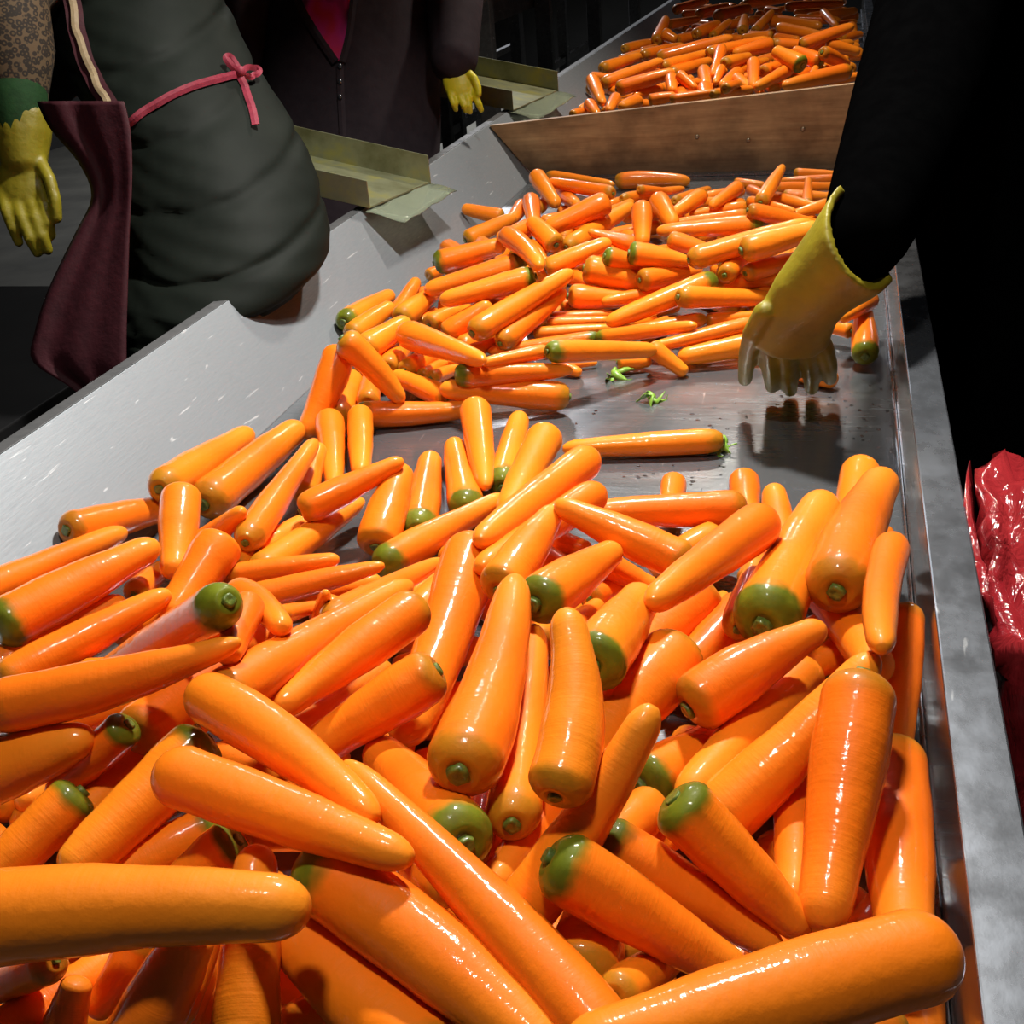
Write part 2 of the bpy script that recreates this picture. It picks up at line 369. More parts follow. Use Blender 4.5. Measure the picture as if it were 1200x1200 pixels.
# ------------------------------------------------------------------ carrots
CARROTS = [
(2,-0.7529,5.7899,0.1342,-0.6858,5.8859,0.1439,-0.6169,5.9826,0.1539,0.0226,0.55,0,0.36,'slim orange carrot, back centre of heap behind board, tip toward right, second from left'),
(2,-0.4492,5.8623,0.1357,-0.3365,5.9011,0.1385,-0.2238,5.9401,0.1412,0.0223,0.55,0,0.36,'slim orange carrot, back right of heap behind board, tip toward right, first from left'),
(2,-0.2455,5.5876,0.1365,-0.1204,5.6166,0.1336,0.0044,5.6455,0.1306,0.0211,0.55,0,0.36,'slim orange carrot, back right of heap behind board, tip toward right, third from left'),
(2,-0.1396,5.0801,0.1302,-0.0430,5.1500,0.1340,0.0549,5.2203,0.1378,0.0213,0.55,0,0.36,'medium orange carrot, back right of heap behind board, tip toward right, second from left'),
(2,-0.6129,5.4803,0.1363,-0.5554,5.5847,0.1409,-0.4960,5.6899,0.1458,0.0236,0.55,0,0.36,'medium orange carrot, back centre of heap behind board, tip toward right, second from left'),
(2,-0.7031,5.1316,0.1310,-0.6452,5.2303,0.1312,-0.5854,5.3297,0.1317,0.0203,0.55,0,0.36,'slim orange carrot, back centre of heap behind board, tip toward right, first from left'),
(2,-0.1878,5.0525,0.1355,-0.0978,5.0439,0.1282,-0.0089,5.0350,0.1210,0.0191,0.55,0,0.36,'slim orange carrot, back right of heap behind board, tip toward right, fourth from left'),
(2,-0.5117,5.2705,0.1398,-0.4501,5.3698,0.1454,-0.3865,5.4697,0.1514,0.0287,0.55,0,0.36,'thick orange carrot, back centre of heap behind board, tip toward right'),
(2,-0.4499,5.0147,0.1287,-0.3970,5.0834,0.1285,-0.3429,5.1525,0.1284,0.0195,0.55,0,0.36,'slim orange carrot, back centre of heap behind board, tip toward right, third from left'),
(2,-0.0785,5.0665,0.1559,-0.0488,4.9759,0.1350,-0.0200,4.8855,0.1149,0.0169,0.55,0,0.36,'slim orange carrot, back right of heap behind board, tip toward lower right'),
(2,-0.7659,4.4509,0.1212,-0.7195,4.5533,0.1218,-0.6709,4.6566,0.1226,0.0197,0.55,0,0.36,'medium orange carrot, front left of heap behind board, tip toward right, second from left'),
(2,-0.6011,4.6122,0.1239,-0.5477,4.6953,0.1239,-0.4928,4.7790,0.1242,0.0201,0.55,0,0.36,'medium orange carrot, back centre of heap behind board, tip toward right, first from left'),
(2,-0.2748,4.9626,0.1396,-0.1735,4.8968,0.1313,-0.0756,4.8303,0.1235,0.0261,0.55,0,0.36,'thick orange carrot, back right of heap behind board, tip toward right'),
(2,-0.0049,4.4389,0.1203,0.0306,4.4916,0.1196,0.0667,4.5445,0.1191,0.0186,0.55,0,0.36,'medium orange carrot, back right of heap behind board, tip toward right, third from left'),
(2,-0.6637,4.5841,0.1272,-0.6602,4.6997,0.1564,-0.6561,4.8163,0.1870,0.0238,0.55,0,0.36,'thick orange carrot, back left of heap behind board, tip toward upper right'),
(2,-0.6410,4.6064,0.1531,-0.6147,4.5971,0.1409,-0.5885,4.5878,0.1288,0.0234,0.55,0,0.36,'thick orange carrot, back left of heap behind board, tip toward lower right'),
(2,-0.5317,4.6670,0.1350,-0.4946,4.7507,0.1453,-0.4564,4.8350,0.1559,0.0239,0.55,0,0.36,'thick orange carrot, back centre of heap behind board, tip toward upper right'),
(2,-0.4728,4.7086,0.1216,-0.4460,4.7935,0.1398,-0.4184,4.8791,0.1587,0.0185,0.55,0,0.36,'slim orange carrot, back centre of heap behind board, tip toward upper right'),
(2,-0.3660,4.7941,0.1249,-0.3704,4.9107,0.1407,-0.3747,5.0279,0.1577,0.0226,0.55,0,0.36,'medium orange carrot, back centre of heap behind board, tip toward the top'),
(2,-0.2329,4.7174,0.1403,-0.1408,4.6392,0.1273,-0.0522,4.5605,0.1152,0.0212,0.55,0,0.36,'medium orange carrot, back right of heap behind board, tip toward right, first from left'),
(2,-0.3229,4.8154,0.1204,-0.2935,4.8952,0.1471,-0.2634,4.9755,0.1746,0.0187,0.55,0,0.36,'slim orange carrot, back right of heap behind board, tip toward upper right'),
(2,-0.7119,4.1294,0.1181,-0.6707,4.2391,0.1218,-0.6273,4.3497,0.1260,0.0218,0.55,0,0.36,'thick orange carrot, front left of heap behind board, tip toward right, third from left'),
(2,-0.7231,3.5827,0.1078,-0.6987,3.6605,0.1077,-0.6731,3.7389,0.1080,0.0177,0.55,0,0.36,'medium orange carrot, front left of heap behind board, tip toward right, first from left'),
(2,-0.5128,4.1488,0.1168,-0.4680,4.2587,0.1190,-0.4210,4.3696,0.1217,0.0199,0.55,0,0.36,'medium orange carrot, front centre of heap behind board, tip toward right, second from left'),
(2,-0.3129,3.7850,0.1102,-0.2697,3.8945,0.1125,-0.2243,4.0050,0.1153,0.0181,0.55,0,0.36,'medium orange carrot, front centre of heap behind board, tip toward right, fifth from left'),
(2,-0.2046,3.6735,0.1082,-0.1480,3.7761,0.1099,-0.0889,3.8797,0.1120,0.0175,0.55,0,0.36,'medium orange carrot, front right of heap behind board, tip toward right, first from left'),
(2,-0.1238,4.1510,0.1186,-0.0442,4.2313,0.1184,0.0374,4.3122,0.1184,0.0209,0.55,0,0.36,'thick orange carrot, front right of heap behind board, tip toward right, fourth from left'),
(2,-0.6138,3.7017,0.1105,-0.5494,3.7999,0.1128,-0.4823,3.8991,0.1155,0.0196,0.55,0,0.36,'thick orange carrot, front left of heap behind board, tip toward right, fifth from left'),
(2,-0.2415,4.6020,0.1236,-0.2987,4.6192,0.1219,-0.3567,4.6361,0.1203,0.0195,0.55,0,0.36,'medium orange carrot, back centre of heap behind board, tip toward left'),
(2,-0.2371,4.5776,0.1203,-0.1911,4.5580,0.1171,-0.1457,4.5382,0.1141,0.0157,0.55,0,0.36,'slim orange carrot, back right of heap behind board, tip toward right, second from left'),
(2,-0.6584,4.1981,0.1261,-0.6009,4.3009,0.1276,-0.5410,4.4045,0.1295,0.0203,0.55,0,0.36,'medium orange carrot, front left of heap behind board, tip toward right, third from left'),
(2,-0.7614,3.9853,0.1147,-0.7104,4.0785,0.1217,-0.6573,4.1726,0.1291,0.0211,0.55,0,0.36,'thick orange carrot, front left of heap behind board, tip toward right, first from left'),
(2,-0.5934,4.1106,0.1228,-0.4718,4.1522,0.1452,-0.3507,4.1936,0.1675,0.0243,0.55,1,0.36,'thick orange carrot, front centre of heap behind board, tip toward right, third from left'),
(2,-0.5357,3.7997,0.1334,-0.4740,3.8990,0.1392,-0.4096,3.9994,0.1456,0.0199,0.55,0,0.36,'thick orange carrot, front centre of heap behind board, tip toward right, first from left'),
(2,-0.2208,4.1161,0.1509,-0.1092,4.1409,0.1347,0.0024,4.1656,0.1184,0.0206,0.55,0,0.36,'thick orange carrot, front right of heap behind board, tip toward right, third from left'),
(2,-0.6909,3.6202,0.1156,-0.6108,3.7039,0.1347,-0.5286,3.7887,0.1543,0.0207,0.55,0,0.36,'thick orange carrot, front left of heap behind board, tip toward right, second from left'),
(2,-0.4132,3.9553,0.1484,-0.3218,4.0297,0.1569,-0.2287,4.1047,0.1655,0.0218,0.55,0,0.36,'thick orange carrot, front centre of heap behind board, tip toward right, fifth from left'),
(2,-0.0489,4.1265,0.1410,0.0049,4.1338,0.1245,0.0587,4.1411,0.1081,0.0204,0.55,0,0.36,'thick orange carrot, front right of heap behind board, tip toward right, fifth from left'),
(2,-0.6882,3.1650,0.1044,-0.6768,3.2230,0.1011,-0.6648,3.2814,0.0979,0.0119,0.55,0,0.36,'slim orange carrot, front left of heap behind board, tip toward right'),
(2,-0.7111,3.5686,0.1406,-0.6740,3.4555,0.1196,-0.6378,3.3432,0.1006,0.0211,0.55,1,0.36,'thick orange carrot, front left of heap behind board, tip toward lower right, second from left'),
(2,-0.5086,3.7918,0.1133,-0.4536,3.8721,0.1202,-0.3968,3.9531,0.1275,0.0213,0.55,0,0.36,'thick orange carrot, front centre of heap behind board, tip toward right, second from left'),
(2,-0.4981,3.5435,0.1087,-0.5335,3.4958,0.1054,-0.5681,3.4485,0.1023,0.0168,0.55,0,0.36,'medium orange carrot, front left of heap behind board, tip toward left'),
(2,-0.2129,4.0689,0.1558,-0.2730,4.0256,0.1485,-0.3325,3.9826,0.1412,0.0233,0.55,1,0.36,'thick orange carrot, front centre of heap behind board, tip toward left'),
(2,-0.6174,3.4521,0.1224,-0.5372,3.4850,0.1385,-0.4571,3.5178,0.1547,0.0223,0.55,1,0.36,'thick orange carrot, front left of heap behind board, tip toward right, fourth from left'),
(2,-0.4038,3.7913,0.1209,-0.3876,3.6746,0.1115,-0.3717,3.5586,0.1034,0.0218,0.95,1,0.36,'thick orange carrot, front centre of heap behind board, tip toward the bottom, first from left'),
(2,-0.4377,3.4957,0.1153,-0.4261,3.4110,0.1089,-0.4146,3.3268,0.1032,0.0204,0.55,1,0.36,'thick orange carrot, front left of heap behind board, tip toward the bottom, second from left'),
(2,-0.3670,3.4676,0.1163,-0.3575,3.4000,0.1099,-0.3481,3.3326,0.1041,0.0216,0.55,1,0.36,'thick orange carrot, front centre of heap behind board, tip toward the bottom, second from left'),
(2,-0.4620,3.4798,0.1440,-0.4531,3.4198,0.1326,-0.4443,3.3602,0.1217,0.0191,0.55,0,0.36,'thick orange carrot, front left of heap behind board, tip toward the bottom, first from left'),
(2,-0.4384,3.4471,0.1564,-0.4108,3.4242,0.1380,-0.3835,3.4014,0.1198,0.0163,0.55,0,0.36,'medium orange carrot, front centre of heap behind board, tip toward lower right'),
(2,-0.3597,3.8975,0.1726,-0.3614,3.7797,0.1449,-0.3626,3.6631,0.1192,0.0178,0.55,0,0.36,'medium orange carrot, front centre of heap behind board, tip toward the bottom'),
(2,-0.3390,3.7308,0.1428,-0.3067,3.8140,0.1417,-0.2731,3.8977,0.1409,0.0208,0.55,0,0.36,'thick orange carrot, front centre of heap behind board, tip toward right, fourth from left'),
(2,-0.3421,3.7102,0.1359,-0.3465,3.6515,0.1212,-0.3507,3.5931,0.1070,0.0144,0.55,0,0.36,'slim orange carrot, front centre of heap behind board, tip toward lower left'),
(2,-0.2929,3.7252,0.1172,-0.3108,3.6419,0.1102,-0.3278,3.5592,0.1038,0.0215,0.55,1,0.36,'thick orange carrot, front centre of heap behind board, tip toward lower left'),
(2,-0.2195,3.6314,0.1264,-0.1910,3.6842,0.1299,-0.1619,3.7373,0.1335,0.0200,0.55,0,0.36,'thick orange carrot, front right of heap behind board, tip toward right, first from left'),
(2,-0.1433,3.6133,0.1090,-0.1052,3.6882,0.1088,-0.0659,3.7636,0.1089,0.0185,0.55,0,0.36,'thick orange carrot, front right of heap behind board, tip toward right, second from left'),
(2,-0.1305,4.0861,0.1445,-0.0474,4.1225,0.1656,0.0358,4.1589,0.1867,0.0219,0.55,0,0.36,'long carrot sticking up to the right on the heap behind the board'),
(2,-0.6056,3.3822,0.1116,-0.6021,3.2991,0.1061,-0.5981,3.2166,0.1013,0.0174,0.55,0,0.36,'thick orange carrot, front left of heap behind board, tip toward lower left'),
(2,-0.6611,3.2670,0.1157,-0.6392,3.2129,0.1079,-0.6177,3.1589,0.1006,0.0171,0.55,0,0.36,'thick orange carrot, front left of heap behind board, tip toward lower right, first from left'),
(2,-0.5323,3.3146,0.1099,-0.5477,3.2574,0.1105,-0.5625,3.2005,0.1113,0.0198,0.55,1,0.36,'thick orange carrot, front left of heap behind board, tip toward left'),
(2,-0.5057,3.3259,0.1070,-0.4694,3.3354,0.1108,-0.4331,3.3448,0.1146,0.0174,0.55,0,0.36,'thick orange carrot, front left of heap behind board, tip toward right, sixth from left'),
(2,-0.0510,3.7516,0.1122,-0.0334,3.8113,0.1084,-0.0153,3.8712,0.1047,0.0160,0.55,0,0.36,'medium orange carrot, front right of heap behind board, tip toward right, second from left'),
(2,-0.2923,3.6264,0.1162,-0.2696,3.5727,0.1086,-0.2475,3.5190,0.1015,0.0182,0.55,0,0.36,'thick orange carrot, front centre of heap behind board, tip toward lower right'),
(2,-0.2452,3.6421,0.1589,-0.2395,3.5681,0.1300,-0.2339,3.4948,0.1021,0.0195,0.55,0,0.36,'thick orange carrot, front centre of heap behind board, tip toward the bottom, third from left'),
(2,-0.0562,3.7211,0.1329,-0.0969,3.7626,0.1475,-0.1385,3.8041,0.1625,0.0245,0.55,1,0.36,'thick orange carrot, front right of heap behind board, tip toward upper left, second from left'),
(2,-0.0549,3.7079,0.1649,-0.0171,3.7551,0.1398,0.0217,3.8023,0.1142,0.0215,0.55,1,0.36,'thick orange carrot, front right of heap behind board, tip toward lower right'),
(2,-0.4441,3.3040,0.1101,-0.3860,3.3207,0.1152,-0.3279,3.3373,0.1202,0.0145,0.55,0,0.36,'medium orange carrot, front centre of heap behind board, tip toward right, first from left'),
(2,-0.3310,3.2994,0.1194,-0.2847,3.3936,0.1112,-0.2359,3.4886,0.1031,0.0147,0.55,0,0.36,'medium orange carrot, front centre of heap behind board, tip toward right, fourth from left'),
(2,-0.2984,3.3133,0.1312,-0.2840,3.3699,0.1301,-0.2691,3.4268,0.1292,0.0159,0.55,0,0.36,'medium orange carrot, front centre of heap behind board, tip toward right, third from left'),
(2,-0.1397,3.6210,0.1334,-0.1846,3.5506,0.1195,-0.2283,3.4808,0.1062,0.0194,0.55,0,0.36,'thick orange carrot, front right of heap behind board, tip toward lower left'),
(2,-0.1031,3.5819,0.1459,-0.1453,3.6179,0.1640,-0.1883,3.6538,0.1825,0.0264,0.95,1,0.36,'thick orange carrot, front right of heap behind board, tip toward upper left, first from left'),
(2,-0.0790,3.6253,0.1022,-0.0745,3.6643,0.1130,-0.0699,3.7034,0.1241,0.0141,0.55,0,0.36,'slim orange carrot, front right of heap behind board, tip toward the top'),
(2,0.0263,3.6343,0.1193,-0.0648,3.5610,0.1127,-0.1540,3.4884,0.1064,0.0248,0.55,1,0.36,'thick orange carrot, front right of heap behind board, tip toward left'),
(1,-0.7208,1.8412,0.0154,-0.6903,1.8465,0.0214,-0.6601,1.8518,0.0274,0.0138,0.55,1,0.36,'medium orange carrot, middle left of middle heap, tip toward right'),
(1,-0.3801,1.5432,0.0079,-0.3503,1.5524,0.0083,-0.3205,1.5615,0.0086,0.0064,0.55,0,0.36,'slim orange carrot, front centre left of middle heap, tip toward right, fourth from left'),
(1,-0.1151,1.2865,0.0162,-0.2093,1.2684,0.0154,-0.3048,1.2498,0.0146,0.0160,0.55,1,0.36,'lone carrot on bare steel between the heaps, scrap of leaf at right end'),
(1,-0.6207,1.2918,0.0204,-0.6399,1.3778,0.0204,-0.6579,1.4657,0.0233,0.0206,0.55,1,0.36,'thick orange carrot, front left of middle heap, tip toward upper right, first from left'),
(1,-0.5949,1.3492,0.0252,-0.6131,1.4075,0.0256,-0.6312,1.4666,0.0274,0.0165,0.55,1,0.36,'thick orange carrot, front left of middle heap, tip toward the top'),
(1,-0.7408,1.6302,0.0432,-0.7359,1.7230,0.0361,-0.7278,1.8177,0.0304,0.0203,0.95,1,0.36,'carrot with green crown at the far left tip of the middle heap on steel slope'),
(1,-0.6908,1.7320,0.0209,-0.6932,1.7968,0.0310,-0.6947,1.8625,0.0424,0.0149,0.55,1,0.36,'medium orange carrot, middle left of middle heap, tip toward upper right'),
(1,-0.6720,2.3620,0.0270,-0.7169,2.3614,0.0378,-0.7620,2.3608,0.0487,0.0167,0.55,1,0.36,'medium orange carrot, back centre left of middle heap, tip toward left, first from left'),
(1,-0.6395,2.4083,0.0422,-0.6376,2.3476,0.0398,-0.6351,2.2873,0.0379,0.0166,0.55,1,0.36,'medium orange carrot, back centre left of middle heap, tip toward lower left'),
(1,-0.6810,2.8117,0.0181,-0.5887,2.7700,0.0136,-0.4996,2.7277,0.0098,0.0148,0.55,0,0.36,'slim orange carrot, back centre left of middle heap, tip toward right'),
(1,-0.4954,2.7172,0.0198,-0.4091,2.7296,0.0209,-0.3231,2.7362,0.0115,0.0205,0.55,1,0.36,'lone carrot lying along the foot of the wooden board'),
(1,-0.0925,2.7853,0.0146,-0.0382,2.7857,0.0112,0.0156,2.7859,0.0079,0.0121,0.55,0,0.36,'slim orange carrot, back right of middle heap, tip toward right, seventh from left'),
(1,-0.2216,2.7110,0.0127,-0.1859,2.7062,0.0100,-0.1506,2.7013,0.0074,0.0110,0.55,0,0.36,'slim orange carrot, back right of middle heap, tip toward right, first from left'),
(1,-0.4448,2.3525,0.0500,-0.4058,2.4319,0.0446,-0.3643,2.5122,0.0397,0.0120,0.05,0,0.36,'slim orange carrot, back centre right of middle heap, tip toward right, first from left'),
(1,-0.4211,2.3706,0.0591,-0.3704,2.4671,0.0464,-0.3159,2.5650,0.0340,0.0120,0.55,0,0.36,'slim orange carrot, back centre right of middle heap, tip toward right, second from left'),
(1,-0.3909,2.4047,0.0698,-0.3630,2.4546,0.0553,-0.3340,2.5048,0.0407,0.0101,0.55,0,0.36,'slim orange carrot, back centre right of middle heap, tip toward right, third from left'),
(1,-0.5530,1.7548,0.0501,-0.5367,1.8003,0.0469,-0.5194,1.8462,0.0439,0.0117,0.55,0,0.36,'slim orange carrot, middle centre left of middle heap, tip toward right, first from left'),
(1,-0.4105,1.9683,0.0528,-0.3876,2.0084,0.0490,-0.3638,2.0489,0.0454,0.0141,0.55,1,0.36,'medium orange carrot, middle centre right of middle heap, tip toward right, first from left'),
(1,-0.3047,1.9648,0.0529,-0.2807,2.0051,0.0490,-0.2559,2.0458,0.0452,0.0139,0.55,1,0.36,'medium orange carrot, middle centre right of middle heap, tip toward right, fourth from left'),
(1,-0.3633,1.7982,0.0509,-0.3412,1.8314,0.0479,-0.3185,1.8649,0.0450,0.0130,0.55,1,0.36,'medium orange carrot, middle centre right of middle heap, tip toward right, second from left'),
(1,-0.5050,1.6789,0.0325,-0.4891,1.6982,0.0332,-0.4730,1.7175,0.0339,0.0111,0.55,0,0.36,'slim orange carrot, front centre left of middle heap, tip toward right, first from left'),
(1,-0.5221,1.5657,0.0173,-0.5022,1.5902,0.0188,-0.4819,1.6148,0.0204,0.0119,0.55,1,0.36,'medium orange carrot, front centre left of middle heap, tip toward right'),
(1,-0.5498,1.5445,0.0112,-0.5245,1.5502,0.0142,-0.4993,1.5559,0.0172,0.0105,0.55,0,0.36,'slim orange carrot, front left of middle heap, tip toward right'),
(1,-0.1766,1.9208,0.0497,-0.1431,1.9870,0.0490,-0.1078,2.0540,0.0490,0.0135,0.55,1,0.36,'medium orange carrot, middle right of middle heap, tip toward upper right, second from left'),
(1,-0.7181,1.9816,0.0148,-0.7074,2.0026,0.0150,-0.6964,2.0237,0.0153,0.0123,0.55,0,0.36,'slim orange carrot, middle left of middle heap, tip toward right, first from left'),
(1,0.0157,2.7356,0.0110,-0.0528,2.7324,0.0106,-0.1220,2.7290,0.0102,0.0109,0.55,0,0.36,'slim orange carrot, back right of middle heap, tip toward left, third from left'),
(1,-0.1775,2.5734,0.0272,-0.1569,2.5191,0.0327,-0.1369,2.4647,0.0385,0.0121,0.55,0,0.36,'slim orange carrot, back right of middle heap, tip toward right, second from left'),
(1,-0.4495,2.2550,0.0481,-0.4249,2.3193,0.0489,-0.3989,2.3844,0.0503,0.0124,0.55,0,0.36,'slim orange carrot, back centre right of middle heap, tip toward upper right'),
(1,0.0336,1.6504,0.0290,0.0159,1.6622,0.0279,-0.0021,1.6739,0.0270,0.0108,0.55,1,0.36,'medium orange carrot, front right of middle heap, tip toward left, second from left'),
(1,-0.7199,1.6017,0.0308,-0.7048,1.6588,0.0366,-0.6884,1.7167,0.0433,0.0189,0.55,1,0.36,'thick orange carrot, front left of middle heap, tip toward upper right, second from left'),
(1,-0.5997,1.4459,0.0398,-0.6131,1.5314,0.0292,-0.6251,1.6183,0.0203,0.0176,0.55,1,0.36,'thick orange carrot, front left of middle heap, tip toward upper right, fourth from left'),
(1,-0.5746,1.4427,0.0363,-0.5675,1.5013,0.0298,-0.5588,1.5608,0.0240,0.0159,0.55,1,0.36,'medium orange carrot, front left of middle heap, tip toward upper right, first from left'),
(1,-0.6791,1.9718,0.0255,-0.6410,1.9704,0.0344,-0.6035,1.9688,0.0433,0.0120,0.55,0,0.36,'slim orange carrot, middle left of middle heap, tip toward right, second from left'),
(1,-0.5985,2.5511,0.0398,-0.5520,2.4483,0.0456,-0.5074,2.3456,0.0528,0.0180,0.55,1,0.36,'medium orange carrot, back centre left of middle heap, tip toward lower right, second from left'),
(1,-0.1317,2.5909,0.0259,-0.0596,2.6103,0.0217,0.0124,2.6297,0.0176,0.0123,0.55,0,0.36,'slim orange carrot, back right of middle heap, tip toward right, fifth from left'),
(1,-0.3146,2.3840,0.0487,-0.2913,2.4967,0.0353,-0.2652,2.6106,0.0227,0.0121,0.55,0,0.36,'slim orange carrot, back centre right of middle heap, tip toward right, fourth from left'),
(1,0.0518,1.5636,0.0226,0.0507,1.6290,0.0334,0.0494,1.6954,0.0460,0.0192,0.95,1,0.36,'carrot standing by the right steel wall behind the gloved hand, crown facing viewer'),
(1,0.0615,1.6952,0.0614,0.0380,1.6407,0.0651,0.0156,1.5868,0.0692,0.0137,0.55,1,0.36,'medium orange carrot, front right of middle heap, tip toward lower left'),
(1,-0.0398,1.5301,0.0188,-0.0122,1.5121,0.0158,0.0147,1.4940,0.0130,0.0172,0.55,1,0.36,'carrot under the fingertips of the reaching yellow glove'),
(1,-0.5528,1.9786,0.0510,-0.5296,2.0120,0.0478,-0.5057,2.0457,0.0446,0.0127,0.55,0,0.36,'slim orange carrot, middle centre left of middle heap, tip toward right, second from left'),
(1,-0.1158,1.7541,0.0506,-0.0855,1.7862,0.0473,-0.0545,1.8185,0.0442,0.0123,0.55,1,0.36,'medium orange carrot, middle right of middle heap, tip toward right, third from left'),
(1,-0.5470,1.4382,0.0309,-0.5460,1.4871,0.0231,-0.5441,1.5366,0.0156,0.0108,0.55,1,0.36,'medium orange carrot, front left of middle heap, tip toward upper right, second from left'),
(1,-0.6153,2.3833,0.0602,-0.5909,2.2953,0.0534,-0.5668,2.2080,0.0482,0.0188,0.55,1,0.36,'medium orange carrot, back centre left of middle heap, tip toward the bottom'),
(1,-0.4375,2.3755,0.0687,-0.5166,2.4271,0.0712,-0.5992,2.4782,0.0744,0.0157,0.55,1,0.36,'medium orange carrot, back centre left of middle heap, tip toward left, second from left'),
(1,-0.1007,2.4608,0.0403,-0.0505,2.4603,0.0376,-0.0007,2.4597,0.0350,0.0108,0.55,0,0.36,'slim orange carrot, back right of middle heap, tip toward right, sixth from left'),
(1,-0.5273,1.4180,0.0353,-0.5270,1.4772,0.0207,-0.5253,1.5370,0.0064,0.0113,0.55,1,0.36,'medium orange carrot, front left of middle heap, tip toward right'),
(1,-0.4889,1.3811,0.0210,-0.5366,1.4058,0.0280,-0.5857,1.4305,0.0357,0.0169,0.55,1,0.36,'thick orange carrot, front left of middle heap, tip toward upper left'),
(1,-0.6027,1.6409,0.0350,-0.5894,1.6773,0.0361,-0.5755,1.7140,0.0375,0.0174,0.55,1,0.36,'medium orange carrot, front left of middle heap, tip toward upper right, third from left'),
(1,-0.7095,2.2000,0.0216,-0.6671,2.2409,0.0345,-0.6240,2.2822,0.0477,0.0186,0.55,1,0.36,'medium orange carrot, back centre left of middle heap, tip toward upper right'),
(1,-0.4199,1.6922,0.0328,-0.3692,1.7035,0.0320,-0.3187,1.7148,0.0313,0.0089,0.55,0,0.36,'slim orange carrot, front centre left of middle heap, tip toward right, sixth from left'),
(1,-0.1615,2.3257,0.0493,-0.2170,2.3079,0.0471,-0.2724,2.2900,0.0449,0.0121,0.55,0,0.36,'slim orange carrot, back right of middle heap, tip toward left, second from left'),
(1,-0.4194,1.6714,0.0301,-0.3705,1.6823,0.0295,-0.3217,1.6931,0.0289,0.0095,0.55,0,0.36,'slim orange carrot, front centre left of middle heap, tip toward right, fifth from left'),
(1,-0.6036,1.3202,0.0235,-0.5226,1.3407,0.0165,-0.4426,1.3654,0.0176,0.0176,0.95,1,0.36,'carrot bridging the two heaps, green crown at left, on bare steel'),
(1,-0.3279,1.4014,0.0204,-0.4116,1.3823,0.0316,-0.4953,1.3632,0.0428,0.0193,0.55,1,0.36,'carrot lying alone at the near edge of the middle heap, round crown at right'),
(1,-0.6588,1.6644,0.0378,-0.6484,1.7392,0.0398,-0.6359,1.8153,0.0431,0.0194,0.55,1,0.55,'thick orange carrot, front left of middle heap, tip toward upper right, fifth from left'),
(1,-0.5064,1.6663,0.0561,-0.4891,1.7238,0.0550,-0.4703,1.7821,0.0545,0.0153,0.55,1,0.36,'medium orange carrot, middle centre left of middle heap, tip toward upper right, first from left'),
(1,-0.6288,2.4873,0.0895,-0.5938,2.4360,0.0665,-0.5596,2.3849,0.0445,0.0188,0.05,0,0.36,'medium orange carrot, back centre left of middle heap, tip toward lower right, first from left'),
(1,-0.4107,1.7332,0.0388,-0.3887,1.7438,0.0397,-0.3665,1.7545,0.0405,0.0098,0.55,0,0.36,'slim orange carrot, front centre left of middle heap, tip toward right, third from left'),
(1,-0.1545,2.2514,0.0506,-0.2326,2.2267,0.0483,-0.3107,2.2020,0.0460,0.0134,0.55,0,0.36,'slim orange carrot, back right of middle heap, tip toward left, first from left'),
(1,-0.3805,1.5367,0.0183,-0.3585,1.5295,0.0122,-0.3368,1.5222,0.0063,0.0107,0.55,1,0.36,'medium orange carrot, front centre left of middle heap, tip toward lower right'),
(1,-0.6381,1.4531,0.0621,-0.6240,1.5110,0.0636,-0.6083,1.5699,0.0659,0.0211,0.55,1,0.36,'thick orange carrot, front left of middle heap, tip toward upper right, third from left'),
(1,-0.5702,1.6198,0.0273,-0.5356,1.6376,0.0476,-0.5010,1.6554,0.0678,0.0183,0.55,1,0.36,'thick orange carrot, front left of middle heap, tip toward upper right, sixth from left'),
(1,-0.6880,1.9413,0.0486,-0.6267,1.9655,0.0592,-0.5653,1.9897,0.0698,0.0213,0.95,1,0.36,'thick orange carrot, middle left of middle heap, tip toward right'),
(1,-0.5353,2.0783,0.0791,-0.5526,2.0191,0.0836,-0.5686,1.9604,0.0884,0.0168,0.95,1,0.36,'medium orange carrot, middle centre left of middle heap, tip toward left'),
(1,-0.4221,1.8619,0.0477,-0.3940,1.8121,0.0574,-0.3668,1.7622,0.0675,0.0137,0.55,1,0.36,'medium orange carrot, middle centre left of middle heap, tip toward right'),
(1,-0.4331,1.6364,0.0256,-0.3717,1.6514,0.0257,-0.3105,1.6663,0.0258,0.0100,0.55,0,0.36,'slim orange carrot, front centre left of middle heap, tip toward right, second from left'),
(1,-0.0499,2.3474,0.0453,-0.0520,2.4377,0.0505,-0.0541,2.5289,0.0572,0.0106,0.55,0,0.36,'slim orange carrot, back right of middle heap, tip toward the top'),
(1,-0.1833,2.3870,0.0758,-0.2068,2.3304,0.0690,-0.2294,2.2743,0.0628,0.0147,0.55,1,0.36,'medium orange carrot, back right of middle heap, tip toward lower left'),
(1,-0.4720,1.3638,0.0624,-0.3987,1.3901,0.0573,-0.3247,1.4166,0.0521,0.0169,0.95,1,0.55,'thick orange carrot, front centre left of middle heap, tip toward right'),
(1,-0.4636,2.0231,0.0519,-0.4213,2.1302,0.0634,-0.3749,2.2398,0.0770,0.0189,0.55,1,0.36,'medium orange carrot, back centre right of middle heap, tip toward upper right'),
(1,-0.3282,1.6269,0.0246,-0.4098,1.6037,0.0205,-0.4917,1.5804,0.0164,0.0112,0.95,1,0.36,'medium orange carrot, front centre left of middle heap, tip toward left, second from left'),
(1,-0.1768,1.6805,0.0327,-0.1338,1.6934,0.0327,-0.0907,1.7063,0.0326,0.0112,0.55,1,0.36,'medium orange carrot, front right of middle heap, tip toward right'),
